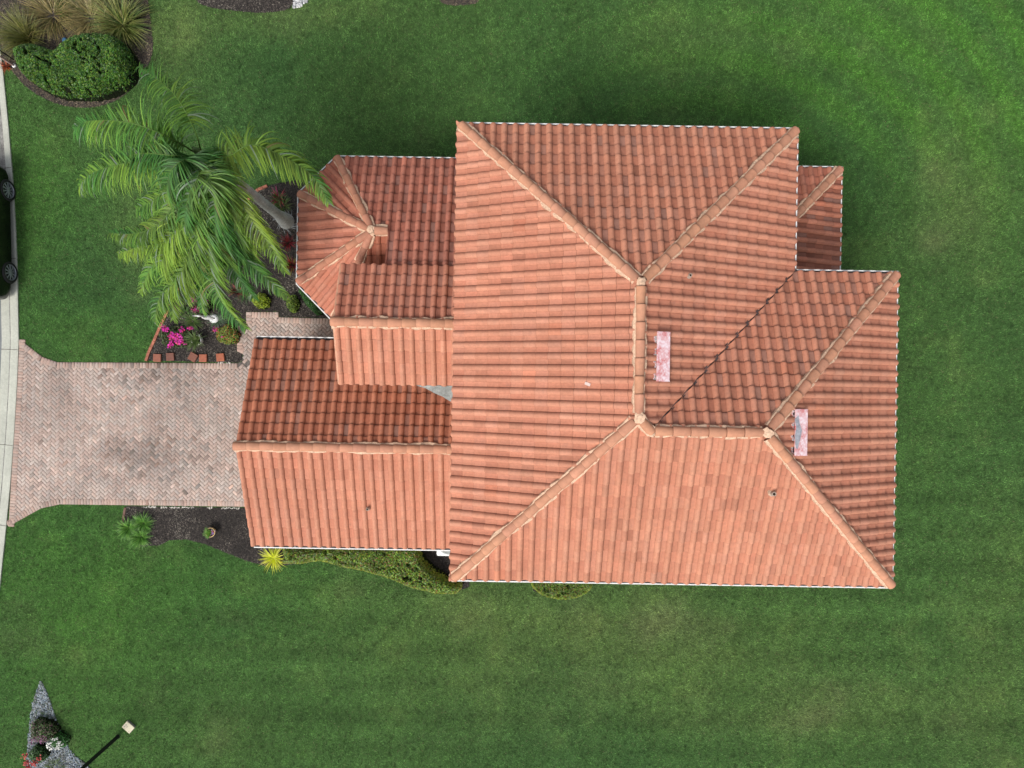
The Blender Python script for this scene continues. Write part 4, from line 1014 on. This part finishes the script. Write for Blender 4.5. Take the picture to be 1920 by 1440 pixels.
for (px, py, n, l_, cols, lb) in (
        (523, 372, 60, .40, [(.20, .02, .03), (.08, .10, .03), (.28, .03, .10), (.05, .08, .02)], 'red and green cordyline at the top of the bed above the palm foot'),
        (541, 455, 55, .36, [(.16, .015, .02), (.22, .03, .03), (.07, .03, .02)], 'red cordyline just below the palm foot'),
        (549, 498, 70, .42, [(.20, .015, .02), (.10, .02, .02), (.16, .12, .03)], 'dark red cordyline close to the flat side of the bay'),
        (448, 546, 60, .36, [(.20, .03, .04), (.10, .05, .03)], 'maroon cordyline left of the yellow green shrub')):
    blades('cordyline', px, py, n, l_, .035, cols, lb, 'cordyline', spread=.08, up=.9, group='cordylines in the front bed')
blades('strap_leaf_plant', 530, 385, 90, .34, .03, [(.05, .10, .02), (.08, .10, .03)], 'green strap leaved plant between palm trunk and bay', 'strap leaf plant', spread=.14, up=.8)
blades('spiky_plant', 363, 603, 120, .42, .02, [(.06, .13, .03), (.10, .17, .04), (.12, .15, .05)], 'spiky green plant touching the egret statue tip', 'spiky plant', spread=.06, up=.6)
blades('spiky_plant', 409, 601, 90, .36, .018, [(.07, .12, .06), (.10, .15, .09)], 'grey green spiky plant right of the egret statue', 'spiky plant', spread=.05, up=.5)
blades('spiky_plant', 460, 551, 110, .42, .018, [(.05, .10, .03), (.07, .12, .05)], 'dark green spiky plant left of the yellow green shrub', 'spiky plant', spread=.05, up=.55)
blades('spiky_plant', 349, 586, 70, .3, .02, [(.05, .11, .02)], 'short green spiky plant under the lowest palm fronds', 'spiky plant', spread=.08, up=.7)

# egret statue
eb = G3(402, 598, 0); eg = empty('egret_statue', eb, 'white egret statue standing on a round base in the front bed', 'statue')
b_ = MB(); b_.lathe([(.15, .0), (.155, .05), (.12, .09), (.10, .10)], 24); b_.build('base', M['egret'], eg)
b_ = MB()
for s_ in (-1, 1): b_.tube([(s_*.03, 0, .09), (s_*.03, .01, .30), (s_*.025, 0, .48)], [.012, .010, .016], 8)
b_.build('legs', M['egret'], eg)
b_ = MB(); b_.tube([(.17, -.02, .36), (.11, -.01, .44), (.03, 0, .52), (-.06, 0, .60), (-.09, 0, .70), (-.05, 0, .80), (-.01, 0, .90), (-.03, 0, 1.0), (-.07, 0, 1.06), (-.11, 0, 1.07)], [.012, .042, .075, .075, .046, .028, .022, .022, .034, .024], 14)
b_.build('body', M['egret'], eg, smooth=True)
b_ = MB(); b_.tube([(-.11, 0, 1.07), (-.20, 0, 1.055), (-.29, 0, 1.04)], [.018, .011, .002], 8); b_.build('beak', M['egret'], eg)
# white planter
wp = empty('planter', G3(376, 639, 0), 'round white ceramic planter holding a spilling spiky green plant', 'planter')
b_ = MB(); b_.lathe([(.09, 0), (.14, .10), (.165, .24), (.17, .34), (.15, .35), (.135, .30)], 28, cap=False); b_.lathe([(.09, .0), (.09, .002)], 28); b_.build('pot', M['ceramic'], wp, smooth=True)
b_ = MB(); b_.tube([(.12, .10, .34), (.15, .14, .40), (.13, .19, .43)], [.022, .016, .008], 8); b_.build('handle', M['ceramic'], wp)
b_ = MB(); b_.lathe([(.13, .29), (.12, .30)], 20); b_.build('soil', M['soil'], wp)
pl = blades('potted_plant', 371, 637, 110, .42, .022, [(.08, .13, .03), (.12, .17, .05), (.05, .09, .02)], '', 'plant', spread=.07, up=.7, lean=(-.35, -.1), parent=wp, z=.3)
# painted pot in the lower bed
wp = empty('flower_pot', G3(401, 995, 0), 'cream and gold painted flower pot with a bright green fern on the black mulch', 'flower pot')
b_ = MB(); b_.lathe([(.08, 0), (.12, .10), (.155, .26), (.165, .30), (.145, .305), (.13, .26)], 28, cap=False); b_.lathe([(.08, .0), (.08, .002)], 28); b_.build('pot', M['potglaze'], wp, smooth=True)
b_ = MB(); b_.lathe([(.132, .255), (.12, .265)], 20)
b_.build('soil', M['soil'], wp)
Vp = RNG.normal(0, .05, (60, 2)); U, W_, N = rand_frames(60, .5)
fm = quads('petals', np.stack([Vp[:, 0]+.02, Vp[:, 1], .29+0*Vp[:, 0]], -1), U, W_, np.full(60, .05), np.full(60, .04), np.array([(.5, .5, .55), (.4, .06, .12), (.3, .2, .5)])[RNG.integers(0, 3, 60)], None)
link('petals', fm, M['petal'], wp)
blades('fern', 390, 994, 110, .24, .02, [(.08, .20, .02), (.12, .25, .03)], '', 'fern', spread=.05, up=.6, lean=(-1.1, -.15), parent=wp, z=.27)
# lower bed plants
for (px, py, lb) in ((243, 990, 'green strap leaved clump nearest the lawn edge of the lower bed'), (270, 981, 'green strap leaved clump nearest the driveway'), (266, 1006, 'green strap leaved clump at the lower side of its group of three')):
    blades('strap_leaf_clump', px, py, 230, .43, .030, [(.08, .22, .03), (.12, .28, .05), (.16, .32, .06), (.05, .14, .02)], lb, 'strap leaf clump', spread=.07, up=.75, arch=1.1, group='strap leaf clumps in the lower bed')
blades('yellow_spider_plant', 514, 1046, 150, .52, .024, [(.62, .64, .04), (.46, .54, .04), (.70, .70, .14)], 'bright yellow spiky plant below the garage corner', 'spider plant', spread=.05, up=.7, arch=.8)
HC = [(.040, .105, .012), (.062, .13, .014), (.085, .16, .018), (.11, .06, .02), (.03, .065, .010), (.13, .19, .02)]
poly = [G(*p, .35) for p in [(532, 1020), (785, 1022), (795, 1050), (815, 1068), (842, 1085), (866, 1092), (866, 1102), (855, 1112), (820, 1112), (772, 1100), (722, 1080), (682, 1069), (640, 1061), (602, 1050), (565, 1056), (532, 1055)]]
shrub('hedge', poly, .80, 6000, HC, 'long green and bronze hedge running along the garage wall', 'hedge', size=(.045, .085), rim=.28, hole=.9, rimcol=(.34, .36, .03))
poly = smooth_poly([G(*p, .35) for p in [(994, 1070), (994, 1096), (1010, 1112), (1035, 1122), (1068, 1124), (1095, 1115), (1112, 1098), (1112, 1070)]], 1)
shrub('hedge', poly, .78, 6000, HC, 'short rounded hedge peeping out below the main roof eave', 'hedge', size=(.03, .06), rim=.25, hole=.9, rimcol=(.34, .40, .03))
# gravel bed plants
fl = [(*G(82, 1384, .4), .16), (*G(66, 1386, .4), .14)]
shrub('flowering_shrub', ell(75, 1374, 25, 20, .4, rot=.3), .5, 3000, [(.03, .075, .018), (.05, .09, .03), (.10, .06, .07)], 'dark shrub with faint purple flowers on the grey gravel', 'flowering shrub', flowers=[(fl, 90, [(.22, .05, .18), (.25, .12, .16)], .045)], size=(.03, .07))
fl = [(*G(104+17*math.cos(i*.7)*random.uniform(.3, 1), 1396+14*math.sin(i*.7)*random.uniform(.3, 1), .35), .035) for i in range(26)]
shrub('flowering_shrub', ell(105, 1394, 16, 15, .35), .4, 4200, [(.02, .09, .02), (.03, .12, .025)], 'round green bush dotted with white flowers on the gravel', 'flowering shrub', flowers=[(fl, 110, [(.75, .76, .72)], .06)], size=(.03, .06))
fl = [(*G(50, 1416, .35), .08), (*G(54, 1428, .35), .12), (*G(68, 1428, .35), .10), (*G(76, 1420, .35), .08), (*G(56, 1436, .35), .10)]
shrub('flowering_shrub', ell(64, 1420, 18, 17, .4), .45, 3400, [(.02, .06, .018), (.03, .08, .02)], 'dark green bush with red flowers at the foot of the gravel bed', 'flowering shrub', flowers=[(fl, 150, [(.45, .04, .04), (.5, .07, .06)], .06)], size=(.03, .07))
blades('weed', 84, 1342, 60, .16, .012, [(.05, .10, .03)], 'small weed tuft growing through the gravel above the purple shrub', 'weed', spread=.08, up=.6)
blades('weed', 88, 1409, 50, .16, .014, [(.07, .14, .03)], 'small weed tuft on the gravel between the red and white flowered bushes', 'weed', spread=.08, up=.6)
blades('grass_tuft', 105, 1438, 140, .28, .012, [(.09, .14, .03), (.07, .12, .03)], 'grass tuft at the bottom edge of the gravel bed', 'grass tuft', spread=.22, up=.7)

# brick edging of the front bed
b_ = MB(); e = [Vector((*G(*p), 0)) for p in [(275, 677), (280, 661), (290, 640), (304, 607), (335, 545), (385, 480), (435, 425), (470, 370), (485, 356), (502, 349)]]
for p, q_ in zip(e, e[1:]):
    d = (q_-p); Ln = d.length; d.normalize(); n = max(1, round(Ln/.2))
    for i in range(n):
        b_.box(p+d*(i+.5)*Ln/n+Vector((0, 0, .035)), (Ln/n*.96, .095, .07), Matrix.Rotation(math.atan2(d.y, d.x)+random.uniform(-.04, .04), 3, 'Z'), bevel=.008)
ed = b_.build('brick_edging', M['edging']); tag(ed, 'curved row of red bricks edging the front bed against the lawn', 'brick edging')
b_ = MB(); e = [Vector((*G(*p), 0)) for p in [(236, 951), (233, 965), (231, 985)]]
for p, q_ in zip(e, e[1:]):
    d = (q_-p); Ln = d.length; d.normalize(); n = max(1, round(Ln/.2))
    for i in range(n): b_.box(p+d*(i+.5)*Ln/n+Vector((0, 0, .02)), (Ln/n*.96, .08, .05), Matrix.Rotation(math.atan2(d.y, d.x), 3, 'Z'), bevel=.008)
ed = b_.build('brick_edging', mat('dark_edging_brick', (.16, .09, .07), .9, noise=[(8, .3)])); tag(ed, 'short row of dark bricks edging the lower bed by the strap leaf clumps', 'brick edging')
# broken white mortar lip along the bed / drive edge
b_ = MB()
for seg in ([(400, 679), (425, 681), (446, 681), (455, 676), (456, 664)], [(262, 950), (330, 951), (400, 952), (462, 953)]):
    e = [Vector((*G(*p), .02)) for p in seg]
    for p, q_ in zip(e, e[1:]):
        n = max(1, int((q_-p).length/.07))
        for i in range(n):
            if mnoise.noise(Vector((p.x*3+i*.35, p.y, 0))) < -.12: continue
            b_.box(p.lerp(q_, (i+.5)/n)+Vector((random.uniform(-.01, .01), random.uniform(-.012, .012), 0)), (.075, random.uniform(.02, .05), .045), Matrix.Rotation(random.uniform(0, 3), 3, 'Z'), bevel=.008)
tag(b_.build('driveway_edge_mortar', mat('edge_mortar', (.50, .48, .43), .9, noise=[(12, .3)])), kind='structure')

# square red pavers
for (px, py, rz, sz, col, tl, lb) in (
        (294.5, 671, .03, .265, (.26, .095, .06), .02, 'leftmost square paver with worn rounded corners in the front bed row'),
        (319, 669, -.05, .265, (.17, .07, .05), .03, 'dull brown square paver second from the brick edging'),
        (361.5, 669.5, .50, .275, (.19, .075, .05), .05, 'square paver turned askew against its neighbour'),
        (380.5, 671.5, .0, .26, (.33, .105, .06), .0, 'bright red square paver touching the askew one'),
        (413, 670, -.10, .265, (.34, .105, .055), .02, 'red square paver standing alone nearest the brick path')):
    b_ = MB(); b_.box(Vector((0, 0, .06)), (sz, sz, .07), Matrix.Rotation(tl, 3, 'X'), bevel=.012)
    o = b_.build('square_paver', M['redpaver']); o.location = (*G(px, py, .08), 0); o.rotation_euler.z = -rz
    a_ = o.data.attributes.new('col', 'FLOAT_COLOR', 'POINT'); a_.data.foreach_set('color', np.tile(np.array((*col, 1), dtype=np.float32), len(o.data.vertices)))
    tag(o, lb, 'paver', 'square pavers along the front bed')

# condenser
ac = empty('air_conditioner', (*G(842, 1020, 0.0), 0), 'white outdoor air conditioning unit half hidden under the garage eave', 'air conditioner')
ac.location = (*G(841, 1021, .85), 0)
b_ = MB(); b_.box(Vector((0, 0, .05)), (.9, .9, .10), None, bevel=.02); b_.build('pad', M['concrete'], ac)
b_ = MB(); b_.box(Vector((0, 0, .465)), (.80, .80, .73), None, bevel=.08); b_.build('casing', M['acmetal'], ac)
b_ = MB(); b_.lathe([(.33, .835), (.33, .85), (.30, .85), (.28, .83), (.06, .84), (.0, .845)], 40, cap=False); fg = b_.build('fan_grille', M['acgrey'], ac)
b_ = MB()
for k in range(7): b_.lathe([(.06+k*.038, .853), (.064+k*.038, .857), (.068+k*.038, .853)], 36, cap=False)
b_.lathe([(.05, .853), (.05, .87), (.0, .872)], 18, cap=False); b_.build('guard_wire', M['acmetal'], fg)

# utility box and lamp post
ub = empty('utility_box', G3(243.5, 1361, 0), 'cream in ground utility box lid standing in the lawn near the lamp post', 'utility box', rz=R(-38)+math.pi/2)
ub.rotation_euler.z = R(50)
b_ = MB(); b_.box(Vector((0, 0, .045)), (.29, .36, .09), None, bevel=.03); b_.build('casing', M['utilside'], ub)
b_ = MB(); b_.box(Vector((0, 0, .10)), (.275, .345, .03), None, bevel=.02)
lid = b_.build('lid', M['utility'], ub)
b_ = MB()
for (x_, y_, sx, sy) in ((-.03, .105, .055, .012), (.03, .105, .02, .05), (-.06, .12, .014, .03), (0, .045, .07, .008), (.0, .03, .055, .006)):
    b_.box(Vector((x_, y_, .117)), (sx, sy, .004))
b_.lathe([(.014, .114), (.014, .119)], 10, (-.09, -.12, 0)); b_.build('lid_marks', M['utilside'], lid)
lp = empty('lamp_post', G3(221, 1381, 0), 'black metal lamp post rising from the lawn beside the cream utility box', 'lamp post')
b_ = MB(); b_.lathe([(.075, 0), (.075, .02), (.062, .05), (.060, 3.0), (.075, 3.02), (.075, 3.06)], 20); b_.build('pole', M['black'], lp)
b_ = MB(); b_.lathe([(.06, 3.06), (.12, 3.10), (.12, 3.12)], 6); b_.lathe([(.19, 3.50), (.20, 3.52), (.06, 3.66), (.02, 3.74)], 6)
for k in range(6): a_ = k*math.pi/3; b_.tube([(.12*math.cos(a_), .12*math.sin(a_), 3.11), (.175*math.cos(a_), .175*math.sin(a_), 3.51)], .009, 6)
ln_ = b_.build('lantern', M['black'], lp)
b_ = MB(); b_.lathe([(.105, 3.125), (.16, 3.495)], 6); b_.build('pane', M['lampglass'], ln_)

# ------------------------------------------------------------------ parked car
wr = G3(12, 357, .36); wf = G3(16, 511, .36); mid_ = (wr+wf)/2; ax = (wr-wf); wb = ax.length; cyaw = math.atan2(ax.y, ax.x)-math.pi/2
hwid = .93
nrm_ = Vector((math.cos(cyaw), math.sin(cyaw), 0))
car = empty('parked_car', (mid_.x-nrm_.x*(hwid-.02), mid_.y-nrm_.y*(hwid-.02), 0), 'black car parked along the kerb with multi spoke alloy wheels', 'car', rz=cyaw)
# local: +y towards top of the photo (rear), -y front ; sections (y, half width sill, half width belt, z sill, z belt, half width roof, z top)
hb_ = wb/2
SEC = [(-hb_-.93, .60, .62, .32, .66, .50, .68), (-hb_-.86, .76, .80, .26, .78, .66, .82), (-hb_-.55, .88, .90, .24, .90, .74, .95), (-hb_+.25, .91, .92, .24, 1.0, .74, 1.05), (-hb_+.62, .92, .93, .24, 1.04, .70, 1.10),
       (-hb_+1.25, .92, .93, .24, 1.06, .62, 1.60), (0.1, .92, .93, .24, 1.07, .62, 1.68), (hb_-.4, .92, .93, .24, 1.08, .61, 1.66), (hb_+.30, .91, .92, .24, 1.09, .58, 1.58), (hb_+.62, .88, .89, .28, 1.06, .56, 1.20), (hb_+.80, .78, .80, .32, .92, .60, .98), (hb_+.86, .66, .68, .38, .78, .55, .82)]
def ring(s_):
    y_, ws, wbt, zs, zb, wt, zt = s_; R_ = []; ws *= 1.05; wbt *= 1.03
    right = [(ws*.97, zs-.06), (ws, zs-.02), (max(ws, wbt)*1.015, zs+(zb-zs)*.45), (wbt*1.01, zs+(zb-zs)*.8), (wbt*.985, zb), (wt+.04*(zt-zb), zt-.07*(zt-zb)-.01), (wt*.80, zt)]
    pts_ = right + [(0, zt+.015)] + [(-a, b__) for a, b__ in right[::-1]]
    return [Vector((a, y_, b__)) for a, b__ in pts_]
bm = bmesh.new(); rs = [[bm.verts.new(p) for p in ring(s_)] for s_ in SEC]; NR = len(rs[0]); gl = bmesh.new()
for i in range(len(rs)-1):
    for j in range(NR):
        if j == NR-1: f = bm.faces.new((rs[i][j], rs[i][0], rs[i+1][0], rs[i+1][j])) if False else bm.faces.new((rs[i][NR-1], rs[i][0], rs[i+1][0], rs[i+1][NR-1]))
        else: f = bm.faces.new((rs[i][j], rs[i][j+1], rs[i+1][j+1], rs[i+1][j]))
bm.faces.new(rs[0]); bm.faces.new(rs[-1][::-1])
bmesh.ops.recalc_face_normals(bm, faces=bm.faces); me = bpy.data.meshes.new('body'); bm.to_mesh(me); bm.free()
body = link('body', me, M['carpaint'], car); md = body.modifiers.new('sub', 'SUBSURF'); md.levels = md.render_levels = 2; me.shade_smooth()
def glasspane(name, idxs, j):
    b_ = MB()
    for i in idxs:
        a1, a2 = ring(SEC[i]), ring(SEC[i+1]); p = [a1[j], a1[j+1], a2[j+1], a2[j]]; c_ = sum(p, Vector())/4
        n_ = (p[1]-p[0]).cross(p[3]-p[0]).normalized()
        if n_.dot(c_-Vector((0, c_.y, .9))) < 0: n_ = -n_
        b_.poly3([c_+(v-c_)*.86+n_*.006 for v in p])
    return b_.build(name, M['carglass'], car)
for j in (4, 9): glasspane('side_window', (5, 6, 7), j)
def slab(name, pts_, m):
    b_ = MB(); b_.poly3(pts_); return b_.build(name, m, car)
slab('windscreen', [(-.66, -hb_+.66, 1.13), (.66, -hb_+.66, 1.13), (.56, -hb_+1.22, 1.585), (-.56, -hb_+1.22, 1.585)], M['carglass'])
slab('rear_window', [(-.52, hb_+.36, 1.56), (.52, hb_+.36, 1.56), (.52, hb_+.62, 1.21), (-.52, hb_+.62, 1.21)], M['carglass'])
for s_ in (-1, 1):
    for (yw) in (-hb_, hb_):
        b_ = MB(); rot = Matrix.Rotation(math.pi/2, 3, 'Y'); x0 = s_*(hwid-.13)
        w_o = empty('wheel', (s_*(hwid-.05), yw, .36)); w_o.parent = car
        b_ = MB(); b_.lathe([(.27, -.11), (.34, -.115), (.362, -.08), (.365, 0), (.362, .08), (.34, .115), (.27, .11)], 36, (0, 0, 0), rot, cap=False); b_.build('tyre', M['rubber'], w_o, smooth=True)
        b_ = MB(); b_.lathe([(.272, .108), (.262, .112), (.255, .09), (.25, -.10)], 36, (0, 0, 0), Matrix.Rotation(s_*math.pi/2, 3, 'Y'), cap=False)
        for k in range(10):
            a_ = k*2*math.pi/10
            for da in (-.07, .07):
                d = Vector((0, math.cos(a_+da), math.sin(a_+da))); b_.tube([Vector((s_*.098, 0, 0))+d*.05, Vector((s_*.085, 0, 0))+d*.26], [.013, .011], 6)
        b_.lathe([(.05, .08), (.055, .11), (.03, .118), (.0, .12)], 18, (0, 0, 0), Matrix.Rotation(s_*math.pi/2, 3, 'Y'), cap=False); b_.build('rim', M['alloy'], w_o)
        b_ = MB(); b_.lathe([(.27, .03), (.02, .04)], 24, (0, 0, 0), Matrix.Rotation(s_*math.pi/2, 3, 'Y')); b_.build('brake_disc', M['trim'], w_o)
        b_ = MB(); b_.lathe([(.375, -.03), (.405, -.03), (.405, .0), (.395, .012), (.38, .01)], 32, (s_*(hwid-.03), yw, .37), Matrix.Rotation(s_*math.pi/2, 3, 'Y'), cap=False); b_.lathe([(.38, -.1), (.38, -.09)], 24, (s_*(hwid-.05), yw, .37), Matrix.Rotation(s_*math.pi/2, 3, 'Y')); b_.build('wheel_arch', M['trim'], car)
    b_ = MB(); b_.box(Vector((s_*(hwid+.09), -hb_+1.0, 1.13)), (.20, .12, .15), None, bevel=.04); b_.build('door_mirror', M['carpaint'], car)
    b_ = MB(); b_.box(Vector((s_*(hwid-.01), .02, .28)), (.05, wb-1.0, .07), None, bevel=.015); b_.build('sill_trim', M['trim'], car)
    for y_ in (-.15, .85): b_ = MB(); b_.box(Vector((s_*(hwid+.018), y_, .93)), (.025, .16, .03), None, bevel=.008); b_.build('door_handle', M['carpaint'], car)
    b_ = MB(); b_.box(Vector((s_*.62, -hb_-.83, .72)), (.30, .16, .12), Matrix.Rotation(s_*.35, 3, 'Z'), bevel=.03); b_.build('headlight', M['lamp_clear'], car)
    b_ = MB(); b_.box(Vector((s_*.66, hb_+.74, .90)), (.26, .16, .14), Matrix.Rotation(-s_*.35, 3, 'Z'), bevel=.03); b_.build('tail_light', M['lamp_red'], car)
